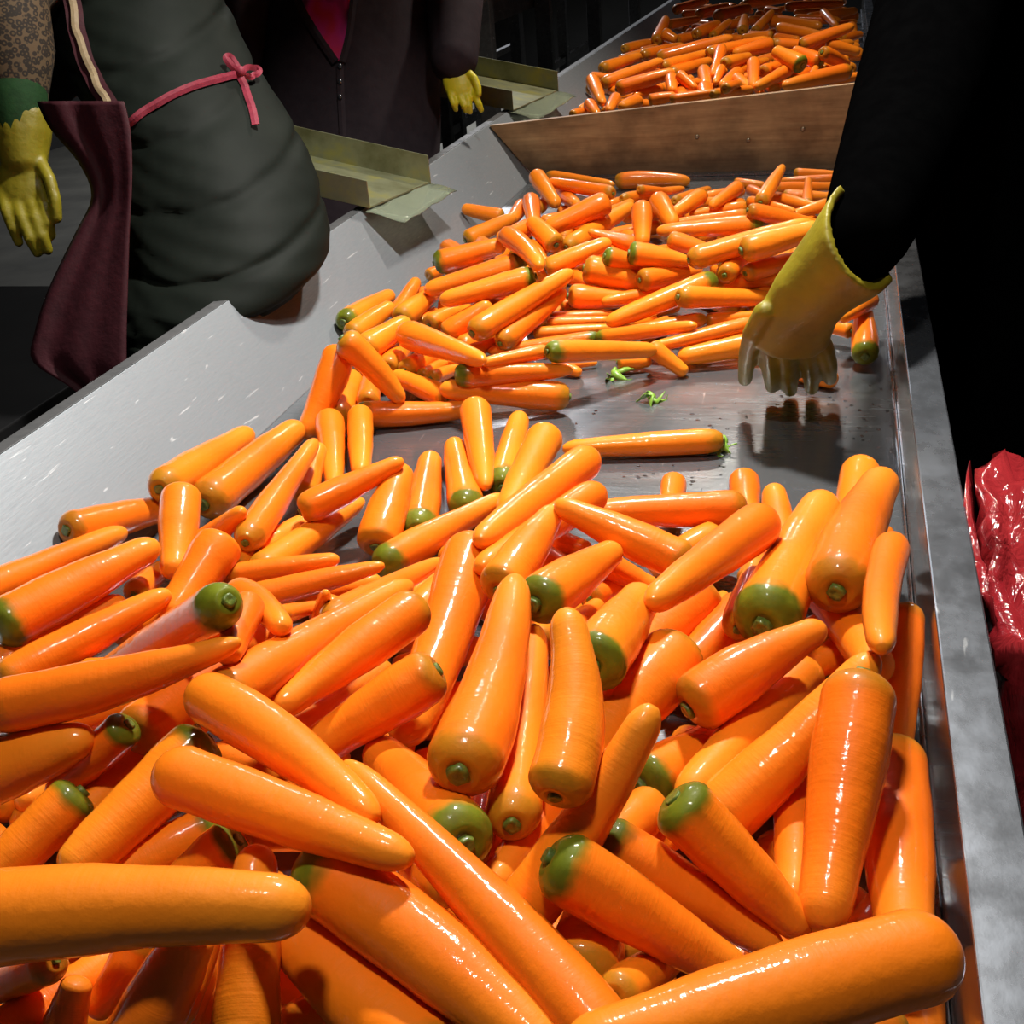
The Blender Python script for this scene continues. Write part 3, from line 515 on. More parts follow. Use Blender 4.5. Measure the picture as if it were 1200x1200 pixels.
(1,-0.1211,2.3920,0.0531,-0.0730,2.3522,0.0504,-0.0266,2.3120,0.0483,0.0121,0.55,0,0.36,'slim orange carrot, back right of middle heap, tip toward right, fourth from left'),
(1,-0.2512,2.3402,0.0711,-0.2761,2.2866,0.0641,-0.3000,2.2335,0.0575,0.0172,0.55,1,0.36,'medium orange carrot, back centre right of middle heap, tip toward lower left'),
(1,-0.5250,2.0111,0.0636,-0.5019,1.9737,0.0535,-0.4792,1.9366,0.0440,0.0133,0.55,1,0.36,'medium orange carrot, middle centre left of middle heap, tip toward lower right, second from left'),
(1,-0.4016,2.1343,0.1088,-0.4583,2.1072,0.0904,-0.5151,2.0802,0.0720,0.0228,0.05,0,0.36,'thick orange carrot, back centre left of middle heap, tip toward lower left'),
(1,-0.1757,1.6697,0.0390,-0.2510,1.6476,0.0334,-0.3265,1.6253,0.0278,0.0111,0.55,1,0.36,'medium orange carrot, front centre right of middle heap, tip toward left'),
(1,-0.2888,1.5460,0.0149,-0.2646,1.5528,0.0141,-0.2405,1.5596,0.0132,0.0126,0.55,1,0.36,'medium orange carrot, front centre right of middle heap, tip toward right, second from left'),
(1,-0.0901,1.5996,0.0289,-0.1470,1.5798,0.0239,-0.2039,1.5600,0.0188,0.0188,0.55,1,0.36,'thick orange carrot, front right of middle heap, tip toward left'),
(1,-0.0079,2.3109,0.0548,-0.0420,2.2908,0.0496,-0.0759,2.2708,0.0445,0.0126,0.55,0,0.36,'slim orange carrot, back right of middle heap, tip toward left, fourth from left'),
(1,-0.3324,2.2679,0.0811,-0.3088,2.2149,0.0679,-0.2859,2.1623,0.0557,0.0202,0.05,0,0.36,'medium orange carrot, back centre right of middle heap, tip toward lower right'),
(1,-0.6224,1.3524,0.1038,-0.6354,1.3080,0.0550,-0.6543,1.2637,0.0097,0.0226,0.05,0,0.36,'thick orange carrot, front left of middle heap, tip toward the bottom'),
(1,-0.4731,1.9911,0.0654,-0.5028,2.0194,0.0820,-0.5330,2.0479,0.0993,0.0198,0.55,1,0.36,'medium orange carrot, middle centre left of middle heap, tip toward upper left'),
(1,-0.3361,2.0318,0.0529,-0.3786,2.0270,0.0677,-0.4212,2.0223,0.0825,0.0149,0.55,1,0.60,'medium orange carrot, middle centre right of middle heap, tip toward left, first from left'),
(1,-0.3959,1.7266,0.0563,-0.3485,1.7375,0.0501,-0.3010,1.7484,0.0440,0.0193,0.55,1,0.36,'thick orange carrot, middle centre right of middle heap, tip toward right, first from left'),
(1,-0.3591,1.4256,0.0759,-0.3982,1.3968,0.0769,-0.4365,1.3682,0.0781,0.0105,0.55,1,0.36,'medium orange carrot, front centre left of middle heap, tip toward left, first from left'),
(1,-0.0985,1.6108,0.0542,-0.1731,1.5826,0.0436,-0.2478,1.5545,0.0330,0.0119,0.55,1,0.36,'medium orange carrot, front right of middle heap, tip toward left, first from left'),
(1,-0.3396,2.1228,0.1025,-0.3305,2.0649,0.0818,-0.3214,2.0077,0.0623,0.0190,0.05,0,0.36,'medium orange carrot, back centre right of middle heap, tip toward the bottom'),
(1,-0.2397,1.5420,0.0415,-0.2134,1.5367,0.0235,-0.1873,1.5313,0.0056,0.0130,0.55,1,0.36,'medium orange carrot, front centre right of middle heap, tip toward lower right'),
(1,-0.5917,1.5014,0.0724,-0.5030,1.4201,0.0815,-0.4209,1.3382,0.0931,0.0205,0.05,0,0.55,'thick orange carrot, front left of middle heap, tip toward right'),
(1,-0.4838,1.8058,0.0875,-0.5623,1.7746,0.0735,-0.6407,1.7434,0.0594,0.0194,0.95,1,0.36,'thick orange carrot, middle left of middle heap, tip toward left'),
(1,-0.4578,1.8368,0.0669,-0.4062,1.8612,0.0834,-0.3546,1.8857,0.0999,0.0183,0.55,1,0.36,'medium orange carrot, middle centre left of middle heap, tip toward upper right, second from left'),
(1,-0.3747,1.7531,0.0936,-0.3236,1.7602,0.0783,-0.2724,1.7673,0.0629,0.0228,0.55,1,0.36,'thick orange carrot, middle centre right of middle heap, tip toward right, second from left'),
(1,-0.2322,1.7665,0.0549,-0.2865,1.7388,0.0532,-0.3401,1.7112,0.0516,0.0130,0.55,1,0.36,'medium orange carrot, middle centre right of middle heap, tip toward left, second from left'),
(1,-0.3309,1.6144,0.0276,-0.2528,1.5974,0.0441,-0.1781,1.5794,0.0605,0.0115,0.95,1,0.36,'medium orange carrot, front centre right of middle heap, tip toward right, third from left'),
(1,-0.3552,1.4056,0.0821,-0.2943,1.4660,0.0621,-0.2292,1.5275,0.0418,0.0155,0.95,1,0.36,'medium orange carrot, front centre right of middle heap, tip toward right, first from left'),
(1,-0.1240,2.1709,0.0542,-0.2194,2.1524,0.0532,-0.3155,2.1335,0.0523,0.0179,0.95,1,0.36,'medium orange carrot, back right of middle heap, tip toward left'),
(1,-0.2768,2.0120,0.0697,-0.2366,2.0105,0.0576,-0.1966,2.0090,0.0456,0.0169,0.55,1,0.36,'medium orange carrot, middle centre right of middle heap, tip toward right, fifth from left'),
(1,-0.1696,1.7476,0.0647,-0.1106,1.7674,0.0686,-0.0517,1.7873,0.0726,0.0135,0.55,1,0.36,'medium orange carrot, middle right of middle heap, tip toward right, second from left'),
(1,-0.1632,2.3229,0.0616,-0.1156,2.2925,0.0571,-0.0695,2.2618,0.0531,0.0110,0.55,0,0.36,'slim orange carrot, back right of middle heap, tip toward right, third from left'),
(1,-0.1353,2.2700,0.0685,-0.1182,2.3388,0.0883,-0.1003,2.4085,0.1093,0.0154,0.55,1,0.50,'medium orange carrot, back right of middle heap, tip toward upper right'),
(1,-0.4384,1.6911,0.0986,-0.5085,1.6640,0.0874,-0.5785,1.6369,0.0763,0.0183,0.95,1,0.36,'thick orange carrot, middle centre left of middle heap, tip toward left'),
(1,-0.5312,1.8692,0.1179,-0.4718,1.7689,0.1213,-0.4223,1.6637,0.1211,0.0176,0.05,0,0.36,'medium orange carrot, middle centre left of middle heap, tip toward lower right, first from left'),
(1,-0.3405,1.7490,0.1135,-0.3075,1.7656,0.0998,-0.2741,1.7822,0.0860,0.0158,0.95,1,0.36,'medium orange carrot, middle centre right of middle heap, tip toward right, third from left'),
(1,-0.6097,1.3293,0.1251,-0.5718,1.3350,0.0821,-0.5390,1.3361,0.0333,0.0196,0.55,1,0.50,'thin curved carrot lying across others at the left of the middle heap'),
(1,-0.1537,1.7279,0.0879,-0.1390,1.7873,0.0918,-0.1233,1.8475,0.0965,0.0169,0.55,1,0.36,'medium orange carrot, middle right of middle heap, tip toward upper right, first from left'),
(1,-0.1243,1.7405,0.0867,-0.0799,1.7800,0.0895,-0.0344,1.8200,0.0925,0.0148,0.55,1,0.36,'medium orange carrot, middle right of middle heap, tip toward right, fourth from left'),
(1,-0.2838,1.7304,0.0796,-0.2419,1.7662,0.0769,-0.1990,1.8024,0.0742,0.0185,0.55,1,0.36,'thick orange carrot, middle centre right of middle heap, tip toward right, fourth from left'),
(1,-0.4674,1.5693,0.0327,-0.4340,1.6417,0.0502,-0.3983,1.7157,0.0693,0.0173,0.55,1,0.36,'medium orange carrot, front centre left of middle heap, tip toward upper right'),
(1,-0.3021,1.7521,0.1177,-0.2563,1.7635,0.1068,-0.2103,1.7749,0.0958,0.0191,0.95,1,0.55,'thick orange carrot, middle centre right of middle heap, tip toward right, third from left'),
(1,-0.1653,1.7166,0.0860,-0.2427,1.6748,0.0648,-0.3196,1.6332,0.0437,0.0184,0.95,1,0.36,'thick orange carrot, front centre right of middle heap, tip toward left'),
(1,-0.1514,2.1591,0.0825,-0.0879,2.1781,0.0628,-0.0239,2.1971,0.0429,0.0153,0.55,1,0.36,'medium orange carrot, back right of middle heap, tip toward right'),
(1,-0.2083,1.7357,0.1096,-0.1190,1.7722,0.1275,-0.0298,1.8087,0.1454,0.0187,0.55,1,0.36,'thick orange carrot, middle right of middle heap, tip toward right, first from left'),
(1,-0.5043,1.5533,0.0539,-0.4465,1.6350,0.0751,-0.3852,1.7189,0.0982,0.0205,0.55,1,0.45,'thick orange carrot, front centre left of middle heap, tip toward upper right'),
(1,-0.2149,1.6523,0.0785,-0.1490,1.6988,0.0626,-0.0807,1.7459,0.0465,0.0171,0.55,1,0.36,'medium orange carrot, middle right of middle heap, tip toward right, first from left'),
(1,-0.1293,1.7328,0.1241,-0.0731,1.7585,0.1339,-0.0167,1.7843,0.1437,0.0203,0.55,1,0.36,'thick orange carrot, middle right of middle heap, tip toward right, second from left'),
(0,-0.3467,0.4506,0.0845,-0.3349,0.4029,0.0811,-0.3221,0.3579,0.0820,0.0148,0.55,1,0.36,'medium orange carrot, front left of near heap, tip toward the bottom'),
(0,-0.4143,0.3191,0.0846,-0.3987,0.3572,0.0811,-0.3798,0.3973,0.0795,0.0151,0.55,1,0.36,'medium orange carrot, front left of near heap, tip toward upper right'),
(0,-0.3590,0.3932,0.0986,-0.3681,0.3763,0.0854,-0.3770,0.3595,0.0725,0.0114,0.55,1,0.36,'medium orange carrot, front left of near heap, tip toward lower left, fourth from left'),
(0,-0.3806,0.3534,0.1237,-0.4216,0.3518,0.0980,-0.4643,0.3494,0.0715,0.0111,0.55,1,0.36,'medium orange carrot, front left of near heap, tip toward lower left, first from left'),
(0,-0.1068,0.4072,0.1034,-0.1121,0.4545,0.0893,-0.1170,0.5039,0.0790,0.0201,0.55,1,0.36,'thick orange carrot, front centre of near heap, tip toward the top'),
(0,-0.0876,0.3921,0.1142,-0.0774,0.4261,0.0932,-0.0653,0.4612,0.0732,0.0130,0.55,1,0.36,'medium orange carrot, front right of near heap, tip toward upper right'),
(0,-0.1666,0.3516,0.0892,-0.2363,0.3950,0.0907,-0.3153,0.4401,0.1007,0.0226,0.55,1,0.36,'thick orange carrot, front centre left of near heap, tip toward upper left'),
(0,-0.3815,0.3336,0.0762,-0.3767,0.3443,0.0932,-0.3719,0.3549,0.1102,0.0118,0.55,1,0.36,'medium orange carrot, front left of near heap, tip toward the top'),
(0,-0.4458,0.6052,0.0769,-0.4661,0.5383,0.0755,-0.4805,0.4754,0.0780,0.0188,0.95,1,0.50,'medium orange carrot, front left of near heap, tip toward lower left, fifth from left'),
(0,-0.3698,0.5005,0.0864,-0.3994,0.4714,0.0817,-0.4276,0.4431,0.0776,0.0158,0.95,1,0.36,'medium orange carrot, front left of near heap, tip toward lower left, sixth from left'),
(0,-0.6395,0.5674,0.0617,-0.5584,0.5983,0.0737,-0.4774,0.6292,0.0858,0.0170,0.55,1,0.36,'medium orange carrot, middle left of near heap, tip toward right'),
(0,-0.2094,0.5814,0.0651,-0.2016,0.5282,0.0733,-0.1931,0.4772,0.0852,0.0119,0.55,1,0.36,'medium orange carrot, front centre of near heap, tip toward the bottom'),
(0,-0.0819,1.1832,0.0180,-0.0757,1.1247,0.0172,-0.0696,1.0672,0.0184,0.0171,0.05,0,0.36,'medium orange carrot, back right of near heap, tip toward the bottom, first from left'),
(0,-0.1594,1.1772,0.0131,-0.1546,1.1194,0.0210,-0.1497,1.0625,0.0304,0.0144,0.05,0,0.36,'slim orange carrot, back right of near heap, tip toward the bottom'),
(0,-0.0588,0.9393,0.0305,-0.0509,0.9895,0.0211,-0.0422,1.0406,0.0129,0.0136,0.55,1,0.36,'slim orange carrot, middle right of near heap, tip toward upper right'),
(0,0.0234,0.8267,0.0360,0.0044,0.8096,0.0345,-0.0142,0.7927,0.0332,0.0137,0.55,1,0.36,'medium orange carrot, middle right of near heap, tip toward lower left, fourth from left'),
(0,-0.3491,1.1296,0.0190,-0.3634,1.2277,0.0191,-0.3765,1.3287,0.0240,0.0191,0.95,1,0.36,'medium orange carrot, back centre of near heap, tip toward the top, second from left'),
(0,-0.3709,1.0660,0.0204,-0.4043,1.1510,0.0201,-0.4388,1.2381,0.0242,0.0204,0.95,1,0.36,'medium orange carrot, back centre of near heap, tip toward the top, first from left'),
(0,-0.4071,1.0024,0.0274,-0.4337,1.1035,0.0204,-0.4596,1.2078,0.0189,0.0213,0.95,1,0.36,'medium orange carrot, back centre left of near heap, tip toward the top, second from left'),
(0,-0.5696,0.8915,0.0351,-0.5547,0.9530,0.0297,-0.5365,1.0164,0.0258,0.0184,0.55,1,0.36,'medium orange carrot, back centre left of near heap, tip toward upper right, second from left'),
(0,-0.7573,0.9020,0.0632,-0.7400,0.9731,0.0415,-0.7166,1.0465,0.0207,0.0202,0.55,1,0.36,'medium orange carrot, back left of near heap, tip toward right'),
(0,-0.7087,1.0070,0.0607,-0.7132,1.1166,0.0440,-0.7101,1.2305,0.0311,0.0220,0.55,1,0.36,'medium orange carrot, back left of near heap, tip toward upper right, first from left'),
(0,-0.6497,0.8425,0.0298,-0.6561,0.8795,0.0234,-0.6617,0.9171,0.0177,0.0134,0.55,1,0.36,'slim orange carrot, middle left of near heap, tip toward upper right'),
(0,-0.3033,0.9750,0.0329,-0.2956,0.9096,0.0316,-0.2871,0.8460,0.0333,0.0178,0.55,1,0.36,'medium orange carrot, middle centre of near heap, tip toward the bottom'),
(0,-0.2213,0.7760,0.0515,-0.2318,0.8331,0.0390,-0.2420,0.8915,0.0287,0.0170,0.55,1,0.36,'medium orange carrot, middle centre of near heap, tip toward the top'),
(0,-0.4394,0.9632,0.0288,-0.4423,1.0182,0.0472,-0.4444,1.0747,0.0680,0.0233,0.55,1,0.36,'medium orange carrot, back centre left of near heap, tip toward the top, first from left'),
(0,-0.6197,1.2782,0.0372,-0.5872,1.2015,0.0208,-0.5551,1.1267,0.0083,0.0187,0.05,0,0.50,'medium orange carrot, back centre left of near heap, tip toward the bottom'),
(0,-0.5879,1.3047,0.0317,-0.5611,1.2321,0.0195,-0.5345,1.1611,0.0104,0.0178,0.05,0,0.36,'slim orange carrot, back centre left of near heap, tip toward the bottom'),
(0,-0.4583,0.5476,0.1082,-0.4326,0.6133,0.1109,-0.4009,0.6827,0.1173,0.0201,0.55,1,0.36,'medium orange carrot, middle left of near heap, tip toward upper right, fourth from left'),
(0,-0.4242,1.2886,0.0525,-0.3919,1.1958,0.0389,-0.3605,1.1054,0.0305,0.0200,0.05,0,0.55,'medium orange carrot, back centre of near heap, tip toward the bottom'),
(0,-0.5381,0.8888,0.0350,-0.5186,0.9765,0.0297,-0.4929,1.0679,0.0279,0.0176,0.55,1,0.52,'medium orange carrot, back centre left of near heap, tip toward upper right, fourth from left'),
(0,-0.5803,1.0935,0.0147,-0.5892,1.1418,0.0242,-0.5976,1.1911,0.0351,0.0158,0.55,1,0.36,'slim orange carrot, back centre left of near heap, tip toward the top'),
(0,-0.4195,0.9210,0.0324,-0.3803,1.0048,0.0287,-0.3345,1.0922,0.0278,0.0193,0.95,1,0.52,'slender carrot with green crown lower left, at the back edge of near heap'),
(0,-0.5286,0.9845,0.0546,-0.4819,1.0207,0.0695,-0.4342,1.0575,0.0849,0.0173,0.55,1,0.58,'medium orange carrot, back centre left of near heap, tip toward upper right, fifth from left'),
(0,-0.0751,0.5804,0.0649,-0.0843,0.5578,0.0674,-0.0930,0.5357,0.0704,0.0118,0.55,1,0.36,'medium orange carrot, front right of near heap, tip toward lower left, first from left'),
(0,-0.6779,1.0385,0.0269,-0.6693,1.1464,0.0260,-0.6536,1.2591,0.0299,0.0255,0.55,1,0.36,'medium orange carrot, back centre left of near heap, tip toward upper right, first from left'),
(0,-0.5568,0.8696,0.0431,-0.5045,0.8868,0.0459,-0.4522,0.9040,0.0488,0.0117,0.55,1,0.36,'slim orange carrot, middle centre left of near heap, tip toward right, first from left'),
(0,-0.3218,0.4526,0.1261,-0.3453,0.4371,0.1104,-0.3687,0.4216,0.0947,0.0161,0.95,1,0.36,'medium orange carrot, front left of near heap, tip toward lower left, seventh from left'),
(0,-0.4458,0.5385,0.1301,-0.4757,0.5261,0.1043,-0.5062,0.5132,0.0779,0.0139,0.95,1,0.36,'medium orange carrot, front left of near heap, tip toward lower left, third from left'),
(0,-0.1736,0.7066,0.0506,-0.1705,0.7695,0.0413,-0.1656,0.8346,0.0350,0.0166,0.55,1,0.36,'medium orange carrot, middle centre of near heap, tip toward upper right, second from left'),
(0,-0.1423,0.6308,0.0707,-0.1641,0.5541,0.0714,-0.1807,0.4822,0.0782,0.0162,0.55,1,0.36,'medium orange carrot, front centre of near heap, tip toward lower left, first from left'),
(0,0.0712,0.8247,0.0854,0.0673,0.7575,0.0611,0.0635,0.6931,0.0420,0.0154,0.55,1,0.36,'medium orange carrot, middle right of near heap, tip toward the bottom'),
(0,-0.0050,0.6380,0.0678,-0.0038,0.5715,0.0682,-0.0028,0.5082,0.0745,0.0157,0.55,1,0.36,'medium orange carrot, front right of near heap, tip toward the bottom'),
(0,-0.1072,0.5996,0.0699,-0.0725,0.6485,0.0627,-0.0344,0.6992,0.0570,0.0204,0.95,1,0.36,'thick orange carrot, front right of near heap, tip toward upper right, first from left'),
(0,-0.0276,0.9647,0.0334,-0.0364,1.0241,0.0437,-0.0458,1.0849,0.0570,0.0180,0.05,0,0.36,'medium orange carrot, back right of near heap, tip toward the top'),
(0,-0.0822,0.8425,0.0354,-0.0821,0.8873,0.0269,-0.0816,0.9329,0.0196,0.0094,0.55,1,0.36,'slim orange carrot, middle right of near heap, tip toward the top'),
(0,-0.7674,0.7572,0.0685,-0.7465,0.8476,0.0543,-0.7153,0.9428,0.0435,0.0175,0.55,1,0.36,'medium orange carrot, middle left of near heap, tip toward upper right, first from left'),
(0,-0.5532,0.9047,0.0593,-0.5673,1.0200,0.0585,-0.5758,1.1411,0.0653,0.0171,0.55,1,0.50,'medium orange carrot, back centre left of near heap, tip toward upper right, third from left'),
(0,-0.6411,0.9359,0.0207,-0.5993,0.9313,0.0542,-0.5589,0.9257,0.0866,0.0155,0.55,1,0.55,'medium orange carrot, back left of near heap, tip toward upper right, second from left'),
(0,-0.4788,0.8490,0.0344,-0.4462,0.8776,0.0300,-0.4124,0.9066,0.0257,0.0128,0.55,1,0.36,'slim orange carrot, middle centre left of near heap, tip toward right, fourth from left'),
(0,-0.3887,0.6592,0.1444,-0.4001,0.7106,0.1154,-0.4096,0.7628,0.0866,0.0077,0.55,1,0.36,'slim orange carrot, middle centre left of near heap, tip toward right, second from left'),
(0,-0.3716,0.8522,0.0354,-0.3639,0.8864,0.0290,-0.3553,0.9211,0.0232,0.0126,0.55,1,0.36,'slim orange carrot, middle centre left of near heap, tip toward upper right'),
(0,-0.0927,0.5657,0.0869,-0.1064,0.5249,0.0973,-0.1182,0.4854,0.1091,0.0151,0.55,1,0.36,'medium orange carrot, front centre of near heap, tip toward lower left, second from left'),
(0,-0.1999,0.8856,0.0339,-0.1861,0.9111,0.0276,-0.1715,0.9369,0.0216,0.0132,0.55,1,0.36,'slim orange carrot, middle centre of near heap, tip toward right, second from left'),
(0,-0.5153,0.8272,0.0451,-0.4536,0.8507,0.0543,-0.3919,0.8742,0.0635,0.0133,0.55,1,0.58,'slim orange carrot, middle centre left of near heap, tip toward right, third from left'),
(0,-0.2015,0.8118,0.0450,-0.1957,0.8454,0.0387,-0.1893,0.8795,0.0330,0.0124,0.55,1,0.36,'slim orange carrot, middle centre of near heap, tip toward upper right'),
(0,-0.6590,0.9768,0.0793,-0.6399,0.9239,0.0558,-0.6206,0.8724,0.0348,0.0210,0.05,0,0.36,'blunt carrot standing tip down on the left edge of the near heap'),
(0,-0.4173,0.7613,0.0563,-0.3910,0.7299,0.1010,-0.3651,0.6974,0.1439,0.0073,0.55,1,0.36,'slim orange carrot, middle centre left of near heap, tip toward the top'),
(0,-0.3605,0.6847,0.1266,-0.3559,0.7872,0.0917,-0.3419,0.8946,0.0608,0.0135,0.55,1,0.58,'medium orange carrot, middle centre left of near heap, tip toward upper right, third from left'),
(0,-0.2759,0.3479,0.0824,-0.2890,0.3926,0.1071,-0.3020,0.4399,0.1366,0.0182,0.55,1,0.36,'thick orange carrot, front centre left of near heap, tip toward the top'),
(0,-0.4585,0.4913,0.1091,-0.4819,0.4539,0.0921,-0.5036,0.4177,0.0765,0.0181,0.95,1,0.36,'medium orange carrot, front left of near heap, tip toward lower left, second from left'),
(0,-0.3854,0.5355,0.1268,-0.4129,0.4827,0.1096,-0.4369,0.4324,0.0953,0.0209,0.95,1,0.36,'thick orange carrot, front left of near heap, tip toward lower left'),
(0,-0.3796,0.5403,0.1534,-0.3556,0.6428,0.1339,-0.3170,0.7535,0.1214,0.0192,0.55,1,0.48,'medium orange carrot, middle centre left of near heap, tip toward upper right, first from left'),
(0,-0.0010,0.7358,0.0813,-0.0411,0.6526,0.0803,-0.0752,0.5743,0.0848,0.0191,0.05,0,0.36,'medium orange carrot, front right of near heap, tip toward lower left, second from left'),
(0,0.0561,0.6542,0.0815,0.0574,0.5567,0.0766,0.0571,0.4661,0.0853,0.0220,0.55,1,0.36,'carrot wedged against the right steel wall with a small green stem on top'),
(0,0.0442,1.2088,0.0259,0.0344,1.1141,0.0194,0.0255,1.0224,0.0179,0.0212,0.05,0,0.36,'medium orange carrot, back right of near heap, tip toward the bottom, second from left'),
(0,0.0097,0.8991,0.0563,0.0311,0.8136,0.0689,0.0484,0.7300,0.0873,0.0213,0.55,1,0.36,'medium orange carrot, middle right of near heap, tip toward lower right'),
(0,-0.2616,1.0141,0.0197,-0.2417,1.0086,0.0180,-0.2219,1.0031,0.0164,0.0126,0.55,1,0.36,'slim orange carrot, middle centre of near heap, tip toward right, first from left'),
(0,-0.7270,0.6958,0.0230,-0.6897,0.7590,0.0279,-0.6473,0.8250,0.0350,0.0181,0.55,1,0.36,'medium orange carrot, middle left of near heap, tip toward upper right, second from left'),
(0,-0.3364,0.3338,0.0819,-0.3203,0.3545,0.1112,-0.3043,0.3752,0.1405,0.0194,0.55,1,0.36,'thick orange carrot, front left of near heap, tip toward upper right'),
(0,-0.0890,0.8655,0.0622,-0.1186,0.8226,0.0514,-0.1467,0.7807,0.0418,0.0232,0.55,1,0.36,'medium orange carrot, middle right of near heap, tip toward lower left, first from left'),
(0,-0.4433,0.6971,0.1396,-0.3985,0.6580,0.1532,-0.3602,0.6152,0.1637,0.0126,0.55,1,0.36,'medium orange carrot, middle centre left of near heap, tip toward lower right'),
(0,-0.3008,0.8746,0.0948,-0.2957,0.7517,0.0669,-0.2935,0.6371,0.0560,0.0250,0.05,0,0.36,'thick orange carrot, middle centre of near heap, tip toward the bottom'),
(0,-0.1121,0.4873,0.1305,-0.0590,0.4802,0.1010,-0.0069,0.4731,0.0720,0.0159,0.95,1,0.50,'medium orange carrot, front right of near heap, tip toward lower right'),
(0,-0.2052,0.9191,0.0597,-0.1737,0.9198,0.0434,-0.1421,0.9205,0.0272,0.0132,0.55,1,0.36,'slim orange carrot, middle centre of near heap, tip toward lower right'),
(0,-0.7159,0.7244,0.0602,-0.6769,0.7982,0.0640,-0.6310,0.8755,0.0706,0.0257,0.95,1,0.48,'thick carrot with a brown ringed crown at the left edge of the photo'),
(0,-0.3983,0.6406,0.1674,-0.3879,0.6023,0.1690,-0.3769,0.5649,0.1721,0.0130,0.55,1,0.36,'medium orange carrot, middle centre left of near heap, tip toward the bottom'),
(0,-0.1921,0.4835,0.1133,-0.2440,0.5462,0.0885,-0.3021,0.6104,0.0699,0.0229,0.95,1,0.36,'stubby carrot showing a round dark green crown with stem stub, centre foreground'),
(0,-0.0543,0.8625,0.0529,-0.0815,0.8109,0.0445,-0.1068,0.7609,0.0378,0.0206,0.55,1,0.36,'medium orange carrot, middle right of near heap, tip toward lower left, third from left'),
(0,-0.3116,1.2108,0.0532,-0.3173,1.1247,0.0406,-0.3208,1.0413,0.0320,0.0217,0.05,0,0.36,'medium orange carrot, back centre of near heap, tip toward lower left, first from left'),
(0,-0.5669,0.8905,0.0722,-0.5755,0.8422,0.0528,-0.5829,0.7951,0.0351,0.0238,0.05,0,0.36,'medium orange carrot, middle left of near heap, tip toward lower left, second from left'),
(0,-0.1729,0.5166,0.1007,-0.1934,0.6249,0.0907,-0.2130,0.7418,0.0959,0.0183,0.55,1,0.36,'medium orange carrot, front centre of near heap, tip toward the top'),
(0,-0.0719,1.0711,0.0381,-0.1547,1.0486,0.0424,-0.2375,1.0260,0.0467,0.0189,0.55,1,0.36,'medium orange carrot, back right of near heap, tip toward left'),
(0,-0.0578,0.7855,0.0786,-0.0537,0.8389,0.0771,-0.0489,0.8936,0.0778,0.0146,0.55,1,0.36,'medium orange carrot, middle right of near heap, tip toward the top'),
(0,-0.2287,1.0658,0.0933,-0.2610,0.9478,0.1018,-0.2844,0.8355,0.1159,0.0186,0.05,0,0.36,'medium orange carrot, back centre of near heap, tip toward lower left, second from left'),
(0,-0.6862,0.6819,0.0336,-0.6359,0.7426,0.0462,-0.5809,0.8058,0.0607,0.0199,0.55,1,0.50,'medium orange carrot, middle left of near heap, tip toward upper right, third from left'),
(0,-0.0916,0.7098,0.1103,-0.1261,0.6315,0.1020,-0.1551,0.5577,0.0991,0.0250,0.55,1,0.36,'thick orange carrot, middle centre of near heap, tip toward lower left'),
(0,-0.2073,0.9938,0.0899,-0.2464,0.9000,0.0949,-0.2784,0.8104,0.1035,0.0170,0.05,0,0.36,'medium orange carrot, back centre of near heap, tip toward lower left, third from left'),
(0,-0.5835,0.4988,0.0870,-0.5232,0.5111,0.1088,-0.4649,0.5225,0.1302,0.0260,0.55,1,0.58,'thick orange carrot, front left of near heap, tip toward right'),
(0,-0.3788,0.6074,0.0658,-0.3621,0.6707,0.0563,-0.3407,0.7370,0.0496,0.0172,0.05,0,0.36,'medium orange carrot, middle centre left of near heap, tip toward upper right, second from left'),
(0,-0.1568,0.4340,0.0979,-0.1166,0.4740,0.1494,-0.0827,0.5143,0.2051,0.0170,0.55,1,0.48,'thick orange carrot, front centre of near heap, tip toward upper right'),
(0,-0.0585,0.5702,0.0694,-0.0064,0.6138,0.1081,0.0417,0.6590,0.1519,0.0216,0.55,1,0.55,'thick orange carrot, front right of near heap, tip toward upper right, second from left'),
(0,-0.3758,0.5803,0.2083,-0.4615,0.6221,0.1441,-0.5560,0.6591,0.0759,0.0161,0.95,1,0.36,'medium orange carrot, middle left of near heap, tip toward lower left, first from left'),
(0,-0.0376,0.7667,0.0959,-0.0177,0.8705,0.0942,0.0063,0.9799,0.1004,0.0272,0.95,1,0.36,'large carrot with bright green crown at its lower end, near the right wall'),
(0,-0.1288,0.4407,0.1556,-0.0777,0.4406,0.1205,-0.0261,0.4405,0.0851,0.0187,0.95,1,0.45,'carrot with pale green crown at left, lying just above the bottom right carrot'),
(0,-0.2539,0.7851,0.0987,-0.2427,0.8424,0.1071,-0.2297,0.9016,0.1179,0.0213,0.55,1,0.55,'medium orange carrot, middle centre of near heap, tip toward upper right, first from left'),
(0,-0.1047,0.8628,0.0902,-0.1649,0.8763,0.1093,-0.2271,0.8896,0.1294,0.0184,0.55,1,0.50,'medium orange carrot, back centre of near heap, tip toward upper left'),
(0,-0.5415,0.5207,0.1456,-0.4504,0.5428,0.1619,-0.3646,0.5674,0.1859,0.0195,0.55,1,0.70,'long yellowish carrot with greenish left end and thin tip, left side of near heap'),
(0,-0.2893,0.7021,0.1362,-0.3247,0.6349,0.1295,-0.3547,0.5711,0.1260,0.0192,0.55,1,0.48,'medium orange carrot, middle centre left of near heap, tip toward lower left'),
(0,-0.2096,0.7355,0.1217,-0.1898,0.7962,0.1121,-0.1666,0.8590,0.1043,0.0215,0.95,1,0.50,'carrot facing the viewer with wide green ring and jagged stem stub'),
(0,-0.0711,0.4994,0.1536,-0.0328,0.4909,0.1164,0.0055,0.4823,0.0792,0.0182,0.95,1,0.50,'carrot with leafy green crown, slanting down right under a long glossy carrot'),
